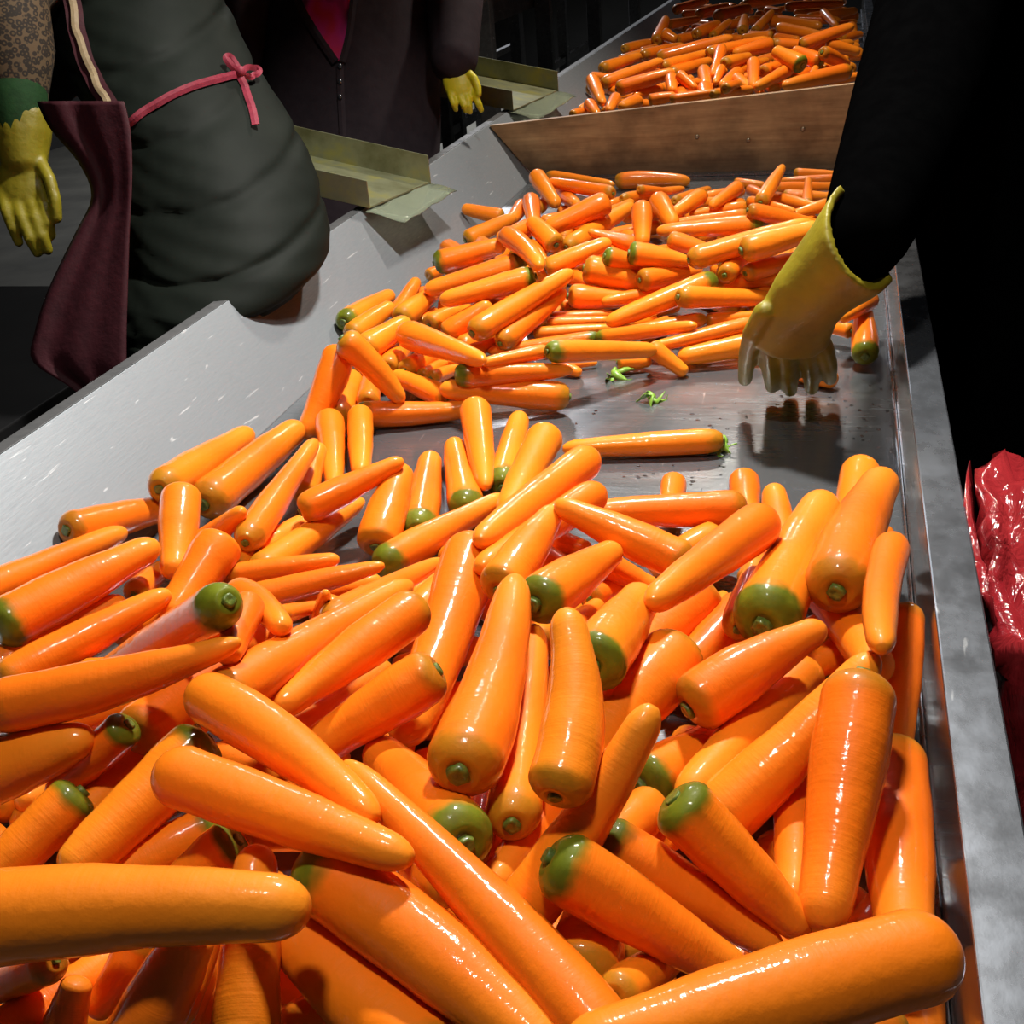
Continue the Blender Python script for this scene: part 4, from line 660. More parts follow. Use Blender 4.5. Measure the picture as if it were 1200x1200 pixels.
(0,0.0544,0.4314,0.0818,0.0215,0.4101,0.0801,-0.0105,0.3891,0.0788,0.0137,0.55,1,0.36,'medium orange carrot, front right of near heap, tip toward left'),
(0,0.0166,0.8016,0.1096,0.0322,0.9150,0.1020,0.0593,1.0344,0.0989,0.0271,0.55,1,0.36,'carrot leaning on the heap by the wall, flat brown cut crown facing viewer'),
(0,-0.2554,0.6353,0.1264,-0.3014,0.6084,0.1023,-0.3473,0.5816,0.0781,0.0206,0.55,1,0.36,'thick orange carrot, middle centre left of near heap, tip toward lower left'),
(0,-0.1405,0.6211,0.1494,-0.1332,0.6789,0.1412,-0.1238,0.7387,0.1358,0.0217,0.95,1,0.36,'short carrot end facing the viewer with round green stem disc, right of centre'),
(0,0.0606,0.8632,0.1239,0.0470,0.7493,0.1425,0.0434,0.6419,0.1678,0.0141,0.05,0,0.36,'slim curved carrot hanging along the right steel wall'),
(0,-0.0410,0.8885,0.1250,-0.0810,0.7911,0.1367,-0.1135,0.6983,0.1528,0.0194,0.05,0,0.50,'medium orange carrot, middle right of near heap, tip toward lower left, second from left'),
(0,-0.2045,0.5182,0.1355,-0.2117,0.6284,0.1279,-0.2261,0.7464,0.1387,0.0242,0.55,1,0.52,'long tapering carrot with a broad lower end and dark crown, centre of near heap'),
(0,-0.0800,0.6435,0.1041,-0.0378,0.6818,0.1188,0.0087,0.7198,0.1306,0.0221,0.55,1,0.60,'pointed carrot with dark round crown at lower left, tip to the upper right'),
(0,-0.0742,0.3553,0.1144,-0.1575,0.4210,0.1321,-0.2630,0.4873,0.1632,0.0189,0.55,1,0.58,'long carrot whose thin tip lies left of a green crown, running to bottom edge'),
(0,0.0315,0.6249,0.1568,0.0215,0.5484,0.1187,0.0126,0.4768,0.0892,0.0235,0.55,1,0.45,'upright thick carrot with a long bright glint, beside the steel wall'),
(0,-0.3831,0.5323,0.1686,-0.2989,0.4918,0.1646,-0.2285,0.4468,0.1596,0.0186,0.05,0,0.52,'thick blunt carrot slanting down to the right between neighbours, left of centre'),
(0,-0.2715,0.4370,0.1302,-0.1787,0.3954,0.1192,-0.1040,0.3499,0.1109,0.0226,0.95,1,0.36,'thick carrot with bright green crown at upper left, running off the bottom edge'),
(0,-0.1290,0.4620,0.1767,-0.1281,0.5163,0.1985,-0.1441,0.5696,0.2275,0.0183,0.55,1,0.48,'bent carrot hanging crown down in the centre, small round green stem stub'),
(0,-0.4471,0.3322,0.1556,-0.3413,0.3581,0.1643,-0.2373,0.3777,0.1623,0.0243,0.55,1,0.36,'largest carrot at lower left, lying crosswise on top, its tip pointing right'),
(0,0.0728,0.4355,0.1349,-0.0166,0.3825,0.1387,-0.0983,0.3325,0.1439,0.0231,0.05,0,0.36,'very thick carrot at the bottom right corner, blunt end against the steel wall'),
(0,-0.3653,0.4573,0.1687,-0.2786,0.4408,0.1618,-0.1989,0.4238,0.1577,0.0188,0.05,0,0.50,'thick carrot on top with tip pointing right, just above the large crosswise carrot'),
]
FILL = [
(0.065,0.627,0.028,-0.036,0.675,0.036,0.020),
(-0.209,0.432,0.054,-0.276,0.377,0.058,0.020),
(-0.321,0.435,0.025,-0.211,0.404,0.036,0.017),
(-0.345,0.500,0.039,-0.270,0.426,0.049,0.015),
(-0.393,0.433,0.066,-0.484,0.429,0.056,0.018),
(-0.269,0.463,0.031,-0.294,0.556,0.029,0.015),
(-0.007,0.467,0.053,-0.024,0.538,0.053,0.018),
(-0.163,0.534,0.027,-0.116,0.415,0.033,0.018),
(-0.152,0.431,0.043,-0.251,0.462,0.047,0.015),
(-0.099,0.718,0.020,0.012,0.652,0.010,0.015),
(-0.489,0.345,0.036,-0.441,0.425,0.034,0.018),
(-0.255,0.575,0.041,-0.198,0.649,0.048,0.015),
(-0.086,0.463,0.057,-0.151,0.562,0.045,0.018),
(-0.608,0.532,0.020,-0.510,0.490,0.010,0.015),
(-0.389,0.507,0.027,-0.384,0.428,0.035,0.017),
(-0.493,0.595,0.053,-0.430,0.723,0.049,0.015),
(-0.262,0.593,0.016,-0.187,0.574,0.018,0.017),
(-0.482,0.477,0.025,-0.455,0.604,0.040,0.019),
(0.064,0.734,0.032,0.040,0.816,0.042,0.019),
(-0.211,0.544,0.017,-0.136,0.574,0.012,0.015),
(-0.007,0.481,0.029,-0.090,0.527,0.032,0.019),
(-0.391,0.372,0.023,-0.417,0.449,0.017,0.020),
(-0.132,0.608,0.020,-0.228,0.622,0.018,0.019),
(-0.331,0.479,0.112,-0.231,0.488,0.110,0.015),
(-0.113,0.831,0.020,-0.171,0.748,0.010,0.015),
(-0.326,0.582,0.053,-0.401,0.535,0.047,0.017),
(-0.451,0.768,0.062,-0.489,0.683,0.064,0.015),
(-0.463,0.640,0.016,-0.368,0.621,0.015,0.016),
(-0.418,0.774,0.024,-0.515,0.711,0.032,0.015),
(0.066,0.532,0.026,0.069,0.433,0.035,0.017),
(-0.688,0.587,0.021,-0.625,0.687,0.015,0.018),
(-0.465,0.617,0.023,-0.550,0.693,0.034,0.014),
(-0.254,0.469,0.016,-0.288,0.563,0.016,0.016),
(-0.128,0.400,0.019,-0.229,0.485,0.014,0.017),
(-0.295,0.644,0.017,-0.182,0.720,0.018,0.017),
(-0.359,0.648,0.028,-0.326,0.546,0.034,0.017),
(-0.320,0.687,0.020,-0.304,0.611,0.017,0.018),
(0.039,0.518,0.033,0.076,0.597,0.036,0.018),
(-0.038,0.687,0.038,-0.049,0.796,0.034,0.019),
(0.044,0.903,0.022,-0.079,0.809,0.017,0.019),
(-0.085,1.009,0.026,-0.100,0.939,0.033,0.016),
(-0.536,0.646,0.026,-0.567,0.541,0.036,0.017),
(-0.497,0.698,0.102,-0.423,0.716,0.110,0.020),
(-0.577,0.549,0.019,-0.454,0.525,0.012,0.015),
(0.007,1.027,0.064,-0.007,0.898,0.053,0.019),
(-0.444,0.590,0.019,-0.359,0.607,0.010,0.014),
(-0.212,0.725,0.013,-0.354,0.697,0.016,0.015),
(-0.319,0.851,0.065,-0.352,0.736,0.062,0.016),
(-0.076,0.658,0.023,-0.037,0.545,0.014,0.018),
(-0.387,0.693,0.037,-0.359,0.760,0.031,0.018),
(-0.519,0.780,0.019,-0.518,0.625,0.013,0.016),
(0.008,0.446,0.024,0.014,0.575,0.031,0.015),
(-0.031,0.935,0.025,0.014,0.992,0.030,0.016),
(-0.305,0.527,0.021,-0.356,0.389,0.016,0.018),
(-0.273,0.795,0.016,-0.197,0.780,0.014,0.015),
(-0.193,0.669,0.028,-0.097,0.645,0.033,0.015),
(-0.478,0.456,0.030,-0.552,0.481,0.030,0.015),
(-0.454,0.473,0.019,-0.371,0.555,0.022,0.020),
(-0.097,1.040,0.022,-0.157,0.976,0.016,0.019),
(-0.430,0.878,0.020,-0.354,0.891,0.011,0.015),
(-0.421,0.846,0.016,-0.323,0.806,0.018,0.017),
(-0.509,0.842,0.022,-0.565,0.764,0.010,0.016),
(-0.595,0.816,0.021,-0.596,0.931,0.013,0.017),
(-0.332,0.902,0.028,-0.316,0.798,0.031,0.016),
(-0.533,0.634,0.069,-0.515,0.774,0.064,0.018),
(-0.625,0.769,0.031,-0.606,0.855,0.030,0.015),
(-0.176,0.713,0.016,-0.074,0.669,0.017,0.016),
(0.062,0.844,0.022,-0.017,0.721,0.017,0.019),
(0.063,1.043,0.034,0.025,0.962,0.026,0.016),
(-0.711,0.863,0.029,-0.721,0.789,0.032,0.015),
(-0.340,0.747,0.033,-0.279,0.806,0.030,0.016),
(-0.096,0.511,0.017,-0.065,0.418,0.020,0.019),
(-0.358,0.322,0.042,-0.357,0.468,0.029,0.020),
(-0.594,0.540,0.026,-0.556,0.662,0.036,0.018),
(-0.629,0.713,0.022,-0.538,0.745,0.019,0.020),
(-0.535,0.717,0.020,-0.607,0.657,0.012,0.016),
(-0.433,0.427,0.018,-0.559,0.431,0.013,0.015),
(-0.319,1.014,0.023,-0.195,0.939,0.010,0.016),
(-0.075,0.539,0.023,-0.123,0.599,0.015,0.019),
(0.005,0.828,0.017,-0.091,0.766,0.018,0.018),
(-0.111,0.926,0.022,-0.199,0.808,0.033,0.016),
(-0.204,0.478,0.074,-0.262,0.536,0.065,0.017),
(-0.572,0.750,0.031,-0.544,0.829,0.036,0.018),
(-0.373,0.981,0.016,-0.276,0.924,0.013,0.014),
(-0.458,0.903,0.015,-0.530,0.866,0.015,0.015),
(-0.027,0.615,0.017,0.062,0.545,0.017,0.017),
(-0.110,0.802,0.015,-0.145,0.732,0.017,0.016),
(-0.209,0.869,0.021,-0.280,0.956,0.010,0.015),
(-0.471,0.676,0.017,-0.407,0.726,0.015,0.016),
(-0.037,1.057,0.018,0.006,0.980,0.011,0.015),
(-0.147,0.444,0.059,-0.248,0.511,0.045,0.019),
(-0.262,0.726,0.030,-0.334,0.715,0.030,0.016),
(-0.431,0.820,0.048,-0.379,0.732,0.055,0.018),
(-0.365,2.048,0.020,-0.371,1.903,0.020,0.020),
(-0.329,2.303,0.019,-0.454,2.269,0.010,0.015),
(-0.223,1.917,0.021,-0.232,2.065,0.008,0.015),
(-0.535,1.749,0.020,-0.466,1.803,0.017,0.018),
(-0.426,2.000,0.055,-0.365,2.077,0.046,0.015),
(-0.059,2.289,0.024,-0.118,2.148,0.009,0.017),
(-0.547,1.966,0.023,-0.423,1.971,0.013,0.018),
(-0.076,1.946,0.024,-0.203,2.016,0.016,0.020),
(-0.132,1.771,0.020,-0.224,1.890,0.016,0.018),
(-0.172,1.612,0.015,-0.207,1.688,0.014,0.015),
(-0.473,1.747,0.017,-0.343,1.754,0.020,0.018),
(-0.251,2.205,0.018,-0.172,2.339,0.017,0.017),
(-0.434,2.205,0.039,-0.512,2.280,0.038,0.017),
(-0.048,1.897,0.059,-0.053,1.976,0.063,0.019),
(-0.487,2.279,0.018,-0.462,2.373,0.021,0.019),
(-0.086,2.381,0.024,0.001,2.271,0.010,0.017),
(-0.125,2.138,0.034,-0.163,2.056,0.032,0.018),
(-0.438,1.794,0.014,-0.330,1.821,0.017,0.015),
(-0.081,2.098,0.032,0.054,2.123,0.046,0.019),
(-0.299,1.683,0.020,-0.263,1.747,0.013,0.016),
(-0.294,2.211,0.018,-0.220,2.112,0.018,0.018),
(-0.169,2.353,0.043,-0.256,2.369,0.050,0.015),
(-0.721,2.116,0.031,-0.651,2.010,0.043,0.018),
(-0.144,2.377,0.026,-0.089,2.457,0.015,0.020),
(-0.302,2.307,0.040,-0.282,2.222,0.031,0.018),
(0.019,1.980,0.034,-0.071,2.021,0.027,0.016),
(-0.607,2.413,0.032,-0.612,2.522,0.035,0.015),
(-0.215,2.424,0.020,-0.226,2.348,0.017,0.019),
(-0.143,2.279,0.032,-0.139,2.184,0.034,0.015),
(-0.085,1.824,0.034,-0.005,1.863,0.038,0.016),
(-0.504,2.098,0.023,-0.437,2.132,0.017,0.020),
(-0.638,1.706,0.017,-0.640,1.784,0.012,0.014),
(-0.065,1.913,0.013,-0.137,1.884,0.016,0.014),
(-0.565,2.264,0.038,-0.496,2.379,0.028,0.016),
(-0.604,2.143,0.017,-0.622,2.008,0.012,0.015),
(-0.198,2.187,0.022,-0.164,2.266,0.013,0.018),
(-0.594,2.153,0.036,-0.598,2.225,0.034,0.018),
(-0.335,1.896,0.031,-0.229,1.906,0.040,0.020),
(-0.282,2.465,0.027,-0.184,2.526,0.036,0.017),
(-0.239,1.845,0.020,-0.302,1.882,0.013,0.017),
(0.046,1.995,0.040,-0.072,2.059,0.025,0.017),
(-0.377,2.168,0.032,-0.330,2.069,0.038,0.019),
(-0.623,1.879,0.026,-0.604,1.983,0.014,0.020),
(-0.079,2.002,0.021,-0.002,1.963,0.011,0.016),
(-0.568,1.895,0.015,-0.512,1.834,0.014,0.015),
(-0.092,1.765,0.023,-0.132,1.851,0.015,0.019),
(-0.514,1.992,0.019,-0.412,2.061,0.017,0.018),
(-0.552,1.767,0.018,-0.584,1.869,0.015,0.016),
(-0.571,2.429,0.019,-0.492,2.439,0.011,0.015),
(-0.460,1.466,0.021,-0.452,1.556,0.016,0.019),
(-0.376,1.882,0.015,-0.294,1.813,0.015,0.015),
(-0.201,2.099,0.019,-0.151,2.178,0.013,0.016),
(-0.327,2.300,0.049,-0.396,2.235,0.052,0.016),
(-0.381,2.420,0.018,-0.259,2.360,0.021,0.019),
(-0.520,2.151,0.022,-0.450,2.200,0.014,0.018),
(-0.407,2.514,0.018,-0.364,2.448,0.016,0.017),
(-0.622,1.781,0.024,-0.539,1.726,0.016,0.020),
(-0.511,2.203,0.017,-0.509,2.298,0.018,0.017),
(-0.656,2.134,0.032,-0.606,2.035,0.043,0.017),
(-0.657,1.561,0.016,-0.639,1.462,0.012,0.014),
(-0.453,1.915,0.019,-0.481,1.814,0.019,0.019),
(-0.346,2.462,0.017,-0.290,2.525,0.016,0.016),
(0.029,2.172,0.031,-0.016,2.285,0.040,0.018),
(-0.535,2.131,0.017,-0.563,2.062,0.020,0.018),
(-0.300,1.772,0.019,-0.232,1.810,0.015,0.017),
(0.020,2.509,0.020,-0.084,2.474,0.014,0.017),
(-0.266,1.658,0.016,-0.241,1.738,0.013,0.015),
(0.026,2.076,0.027,-0.117,2.078,0.013,0.020),
(-0.082,1.638,0.014,-0.157,1.690,0.016,0.015),
(-0.317,2.076,0.020,-0.328,1.952,0.014,0.017),
(-0.540,1.596,0.017,-0.484,1.691,0.017,0.017),
(-0.354,4.349,0.086,-0.251,4.424,0.087,0.015),
(0.024,3.869,0.119,-0.099,3.907,0.105,0.015),
(-0.599,4.015,0.089,-0.694,3.991,0.090,0.017),
(-0.054,4.391,0.090,0.060,4.429,0.094,0.020),
(-0.681,4.287,0.083,-0.590,4.338,0.092,0.016),
(-0.749,5.724,0.091,-0.651,5.641,0.084,0.015),
(-0.503,4.468,0.094,-0.433,4.396,0.088,0.019),
(-0.491,5.959,0.115,-0.574,6.064,0.120,0.020),
(-0.377,5.215,0.123,-0.278,5.329,0.109,0.020),
(-0.069,6.278,0.087,-0.154,6.233,0.094,0.018),
(-0.193,4.845,0.096,-0.222,4.972,0.088,0.020),
(-0.621,5.407,0.095,-0.534,5.339,0.086,0.019),
(-0.532,5.128,0.085,-0.629,5.038,0.098,0.020),
(-0.541,3.519,0.089,-0.621,3.548,0.085,0.015),
(-0.433,4.503,0.109,-0.411,4.414,0.112,0.017),
(-0.697,4.442,0.109,-0.654,4.541,0.114,0.017),
(-0.397,5.225,0.128,-0.417,5.147,0.135,0.017),
(-0.768,3.824,0.113,-0.665,3.818,0.103,0.016),
(-0.568,4.394,0.090,-0.520,4.317,0.088,0.017),
(-0.215,3.795,0.087,-0.311,3.758,0.097,0.020),
(-0.695,4.749,0.113,-0.648,4.627,0.105,0.017),
(-0.321,4.055,0.087,-0.246,3.987,0.089,0.016),
(-0.445,3.471,0.089,-0.370,3.461,0.089,0.017),
(-0.016,4.033,0.098,-0.143,4.108,0.085,0.019),
(-0.118,3.836,0.086,-0.060,3.771,0.087,0.015),
(-0.168,3.934,0.110,-0.201,4.012,0.110,0.015),
(-0.703,4.470,0.096,-0.788,4.466,0.088,0.020),
(-0.411,5.468,0.089,-0.491,5.437,0.094,0.020),
(-0.073,4.491,0.087,-0.069,4.580,0.097,0.020),
(-0.251,4.613,0.097,-0.117,4.538,0.082,0.017),
(-0.367,3.788,0.124,-0.333,3.720,0.123,0.015),
(-0.205,3.893,0.095,-0.269,3.790,0.085,0.018),
(-0.035,3.701,0.086,0.065,3.738,0.091,0.016),
(-0.434,5.739,0.093,-0.464,5.659,0.084,0.016),
(-0.454,4.101,0.109,-0.374,4.042,0.113,0.017),
(0.002,5.345,0.115,-0.124,5.278,0.121,0.018),
(-0.241,3.584,0.085,-0.351,3.569,0.088,0.014),
(-0.342,4.770,0.111,-0.269,4.724,0.116,0.018),
(-0.351,4.705,0.089,-0.366,4.608,0.092,0.018),
(-0.178,3.548,0.089,-0.198,3.620,0.094,0.019),
(-0.553,3.891,0.094,-0.441,3.840,0.089,0.020),
(-0.325,5.528,0.134,-0.256,5.463,0.131,0.018),
(-0.717,3.862,0.091,-0.613,3.884,0.090,0.018),
(-0.193,6.128,0.084,-0.307,6.076,0.089,0.014),
(-0.209,4.226,0.096,-0.296,4.181,0.085,0.018),
(-0.603,4.415,0.093,-0.579,4.512,0.083,0.016),
(-0.051,5.195,0.084,0.056,5.223,0.095,0.017),
(-0.669,3.650,0.096,-0.594,3.562,0.082,0.017),
(-0.057,4.409,0.081,-0.029,4.514,0.093,0.015),
(-0.154,5.400,0.093,-0.093,5.347,0.086,0.017),
(-0.703,5.665,0.126,-0.557,5.665,0.127,0.016),
(-0.071,3.813,0.082,-0.115,3.886,0.091,0.015),
(-0.396,3.616,0.108,-0.450,3.560,0.114,0.014),
(-0.432,3.658,0.094,-0.583,3.689,0.080,0.015),
(-0.218,5.082,0.087,-0.288,4.976,0.094,0.018),
(-0.608,4.727,0.092,-0.725,4.776,0.087,0.017),
(-0.305,5.541,0.093,-0.201,5.466,0.081,0.015),
(-0.579,4.118,0.087,-0.508,4.153,0.097,0.020),
(-0.547,5.721,0.084,-0.501,5.830,0.097,0.019),
(-0.686,4.516,0.086,-0.664,4.586,0.091,0.016),
(-0.378,4.476,0.118,-0.478,4.584,0.112,0.017),
(-0.042,4.607,0.088,0.060,4.614,0.088,0.016),
(-0.497,6.104,0.111,-0.629,6.161,0.106,0.014),
(-0.430,3.976,0.084,-0.374,4.088,0.098,0.019),
(-0.123,4.314,0.089,-0.180,4.263,0.085,0.015),
(-0.085,5.569,0.107,-0.206,5.532,0.117,0.017),
(-0.374,5.745,0.097,-0.322,5.836,0.085,0.019),
(-0.377,6.023,0.107,-0.395,6.142,0.116,0.020),
(-0.687,5.945,0.090,-0.736,6.005,0.088,0.017),
(-0.671,3.497,0.090,-0.707,3.358,0.087,0.016),
(-0.710,4.015,0.089,-0.628,4.143,0.088,0.017),
(-0.303,5.225,0.094,-0.325,5.134,0.086,0.018),
(-0.264,4.043,0.088,-0.203,4.172,0.085,0.015),
(-0.211,5.154,0.084,-0.288,5.066,0.091,0.015),
(-0.005,4.979,0.081,-0.119,4.908,0.095,0.016),
(-0.143,4.861,0.092,-0.112,4.977,0.082,0.015),
(-0.237,3.636,0.091,-0.214,3.523,0.083,0.015),
(-0.429,5.153,0.094,-0.526,5.191,0.089,0.020),
(-0.654,4.706,0.115,-0.585,4.677,0.119,0.020),
(-0.538,6.084,0.088,-0.625,5.993,0.088,0.016),
(0.029,3.743,0.085,-0.063,3.792,0.094,0.018),
(-0.168,6.001,0.119,-0.168,5.879,0.105,0.017),
(-0.177,3.889,0.094,-0.209,3.962,0.085,0.017),
(-0.733,4.952,0.089,-0.688,4.837,0.088,0.017),
(-0.486,4.142,0.096,-0.539,4.265,0.083,0.018),
(0.070,4.193,0.097,-0.050,4.189,0.087,0.020),
(-0.767,4.068,0.086,-0.690,4.196,0.091,0.016),
(0.065,5.506,0.088,-0.054,5.511,0.090,0.017),
(-0.429,4.456,0.089,-0.305,4.401,0.084,0.015),
(-0.295,5.576,0.117,-0.261,5.513,0.114,0.018),
(-0.248,4.445,0.123,-0.293,4.325,0.126,0.015),
(-0.575,4.944,0.086,-0.557,4.832,0.097,0.019),
(-0.398,4.097,0.084,-0.383,4.234,0.097,0.018),
(-0.366,5.516,0.092,-0.337,5.582,0.091,0.019),
(0.010,5.737,0.091,-0.030,5.805,0.088,0.018),
(-0.102,5.685,0.119,-0.011,5.757,0.110,0.017),
(-0.769,6.109,0.122,-0.696,5.989,0.105,0.020),
(-0.244,6.128,0.092,-0.149,6.166,0.083,0.016),
(-0.497,6.120,0.091,-0.596,6.230,0.087,0.017),
(-0.054,5.715,0.085,-0.121,5.607,0.092,0.016),
(-0.679,4.799,0.114,-0.596,4.746,0.106,0.019),
(-0.343,3.627,0.091,-0.429,3.669,0.084,0.015),
(0.035,3.850,0.095,-0.016,3.938,0.088,0.020),
(-0.600,6.114,0.092,-0.678,6.054,0.090,0.019),
(-0.132,4.681,0.083,-0.232,4.684,0.094,0.017),
(-0.155,5.284,0.091,-0.250,5.169,0.090,0.018),
(-0.161,5.703,0.085,-0.151,5.589,0.089,0.015),
(-0.529,6.276,0.089,-0.488,6.201,0.092,0.018),
(-0.642,5.370,0.091,-0.712,5.476,0.087,0.017),
(-0.497,4.619,0.096,-0.545,4.554,0.088,0.020),
(-0.317,4.970,0.089,-0.356,5.053,0.095,0.020),
(-0.471,5.481,0.078,-0.470,5.628,0.095,0.014),
(-0.265,4.435,0.083,-0.378,4.469,0.092,0.016),
(-0.708,3.729,0.092,-0.620,3.658,0.083,0.015),
(-0.382,3.832,0.089,-0.328,3.724,0.085,0.015),
(-0.005,6.223,0.091,-0.017,6.142,0.090,0.019),
(-0.326,4.183,0.085,-0.410,4.303,0.091,0.016),
(-0.571,4.798,0.088,-0.646,4.847,0.097,0.020),
(-0.224,4.262,0.120,-0.262,4.340,0.114,0.019),
(-0.617,3.280,0.089,-0.629,3.354,0.084,0.015),
(-0.486,3.766,0.087,-0.533,3.709,0.087,0.015),
(-0.468,6.008,0.091,-0.415,6.081,0.083,0.015),
(-0.609,5.597,0.090,-0.536,5.499,0.089,0.017),
(-0.306,4.599,0.095,-0.273,4.452,0.084,0.018),
(-0.364,3.487,0.092,-0.439,3.603,0.087,0.017),
(-0.667,6.158,0.091,-0.766,6.178,0.086,0.016),
(-0.438,4.705,0.093,-0.427,4.587,0.087,0.018),
(-0.052,5.794,0.081,-0.164,5.726,0.095,0.016),
(-0.621,5.292,0.089,-0.623,5.170,0.085,0.015),
(-0.480,3.362,0.084,-0.605,3.410,0.093,0.017),
(-0.734,6.380,0.087,-0.631,6.330,0.096,0.019),
(-0.430,4.636,0.118,-0.355,4.663,0.115,0.018),
(-0.500,6.326,0.093,-0.389,6.389,0.085,0.017),
(-0.412,4.935,0.088,-0.380,5.033,0.090,0.017),
(0.031,4.747,0.127,0.040,4.633,0.113,0.020),
(-0.249,4.291,0.086,-0.191,4.360,0.091,0.017),
(-0.147,3.702,0.088,-0.223,3.625,0.088,0.016),
(-0.235,4.771,0.090,-0.337,4.776,0.090,0.018),
(-0.540,3.773,0.084,-0.638,3.700,0.090,0.015),
(-0.703,5.108,0.094,-0.666,5.006,0.084,0.017),
(-0.288,5.892,0.079,-0.310,5.760,0.094,0.014),
(-0.440,3.674,0.093,-0.386,3.782,0.090,0.019),
(-0.120,3.705,0.090,-0.191,3.751,0.090,0.018),
]


def prof(t, tp=.36):
    body = 1 - tp * min(max((t - .2) / .8, 0), 1) ** 1.45
    head = math.sqrt(max(1 - ((.09 - min(t, .09)) / .09) ** 2 * .75, 0))
    tail = math.sqrt(max(1 - ((max(t, .90) - .90) / .10) ** 2, 0))
    return body * head * (.12 + .88 * tail)
def carrot_rings(h, mid, t, r, n, stations, rnd, tp=.36):
    ctrl = mid * 2 - (h + t) * .5
    def P(a): return h * (1 - a) ** 2 + ctrl * 2 * a * (1 - a) + t * a * a
    rings = []; al = []
    d0 = (t - h).normalized(); up = d0.orthogonal().normalized()
    ph = [rnd.uniform(0, 6.28) for _ in range(4)]
    L = (t - h).length
    for k, a in enumerate(stations):
        d = (P(min(a + .02, 1)) - P(max(a - .02, 0))).normalized()
        up = (up - d * up.dot(d)).normalized(); w = d.cross(up)
        rr = r * prof(a, tp) * (1 + .025 * math.sin(9 * a + ph[0]) + .015 * math.sin(23 * a + ph[1]))
        c = P(a)
        rings.append([c + (up * math.cos(2 * math.pi * j / n) + w * math.sin(2 * math.pi * j / n)) * rr * (1 + .02 * math.sin(2 * (2 * math.pi * j / n) + ph[2])) for j in range(n)])
        al += [a] * n
    # crown dimple: two inner rings pushed a little inwards
    inner = []
    for fr, dz in ((.26, .10), (.14, .30)):
        inner.append([h + d0 * (dz * r * .55) + (p - h) * (fr / max(prof(0), .01)) * .9 for p in rings[0]])
    rings = inner[::-1] + rings
    al = [0.0] * (2 * n) + al
    return rings, al, up, d0
ST_HI = [0, .006, .015, .03, .05, .075, .1, .14, .19, .25, .32, .39, .46, .53, .6, .67, .74, .8, .85, .89, .92, .945, .965, .98, .99, .997]
ST_LO = [0, .012, .04, .09, .18, .3, .45, .6, .74, .85, .92, .965, .99, .998]
def carrot_mesh(name, h, mid, t, r, hi, rnd, tp):
    n = 22 if hi else 12
    rings, al, up, d0 = carrot_rings(h, mid, t, r, n, ST_HI if hi else ST_LO, rnd, tp)
    b = MB(); b.loft(rings)
    me = b.mesh(name); a = me.attributes.new('along', 'FLOAT', 'POINT'); a.data.foreach_set('value', al)
    me.materials.append(MT['carrot']); return me, d0
GROUPS = ['carrots in the near heap', 'carrots in the middle heap', 'carrots behind the wooden board']
def build_carrots():
    rnd = random.Random(7)
    for rec in CARROTS:
        sec = rec[0]; h = Vector(rec[1:4]); mid = Vector(rec[4:7]); t = Vector(rec[7:10]); r = rec[10]; g = rec[11]; stub = rec[12]; tp = rec[13]; label = rec[14]
        base = (h + t) / 2
        me, d0 = carrot_mesh('root' if stub else 'carrot', h - base, mid - base, t - base, r, sec == 0, rnd, tp)
        if stub:
            o = empty('carrot', base)
            k = bpy.data.objects.new('root', me); COL.objects.link(k); k.parent = o; k['crown_green'] = g
        else:
            o = bpy.data.objects.new('carrot', me); COL.objects.link(o); o.location = base; o['crown_green'] = g
        tag(o, label, 'carrot', GROUPS[sec])
        if stub:
            hh = h - base; n = 10; s = MB(); rings = []
            u = d0.orthogonal().normalized(); w = d0.cross(u); sr = r * rnd.uniform(.22, .32); ln = r * rnd.uniform(.03, .18)
            for z, q in ((.35 * r, .9), (.0, 1), (-ln * .7, .95), (-ln, .82), (-ln * .92, .5), (-ln * .8, .2)):
                rings.append([hh + d0 * z + (u * math.cos(6.2832 * j / n) + w * math.sin(6.2832 * j / n)) * sr * q * (1 + .12 * math.sin(j * 2.6 + r * 900)) for j in range(n)])
            s.loft(rings); c = s.build('stem_stub', MT['stem'], o)
    # the carrots deeper down, seen only as slivers through the gaps
    b = MB(); al = []
    for rec in FILL:
        h = Vector(rec[0:3]); t = Vector(rec[3:6]); r = rec[6]
        rings, a, _, _ = carrot_rings(h, (h + t) / 2, t, r, 10, ST_LO, rnd)
        b.loft(rings); al += a
    me = b.mesh('carrot_underlayer'); at = me.attributes.new('along', 'FLOAT', 'POINT'); at.data.foreach_set('value', al)
    me.materials.append(MT['carrot'])
    o = bpy.data.objects.new('carrot_underlayer', me); COL.objects.link(o)
    tag(o, 'deeper carrots glimpsed in the gaps under the three heaps', 'carrots', kind='stuff'); o['crown_green'] = .4
build_carrots()

def leaf_scrap(label, u, v, z, w, seed):
    d = px(u, v, 1) - Vector((0, 0, CAM_H)); s = (z - CAM_H) / d.z; c = Vector((0, 0, CAM_H)) + d * s
    rnd = random.Random(seed); root = empty('leaf_scrap', c); tag(root, label, 'leaf')
    ch = []
    for i in range(6):
        a = rnd.uniform(0, 6.28); L = w * rnd.uniform(.4, 1); g = []
        for k in range(6):
            f = k / 5; p = c + Vector((math.cos(a + .8 * f), math.sin(a + .8 * f), 0)) * L * f + Vector((0, 0, .002 + .006 * math.sin(3 * f + i)))
            ww = w * .16 * math.sin(math.pi * min(f + .12, 1)) + .0006; nrm = Vector((-math.sin(a), math.cos(a), .5)).normalized()
            g.append([p - nrm * ww, p + Vector((0, 0, .0015)), p + nrm * ww])
        mm = MB(); mm.loft(g, closed=False); ch.append(mm.build('leaflet', MT['leaf'], solid=.0006))
    adopt(root, *ch)
leaf_scrap('scrap of green leaf at the end of the lone carrot on steel', 845, 525, .003, .03, 1)
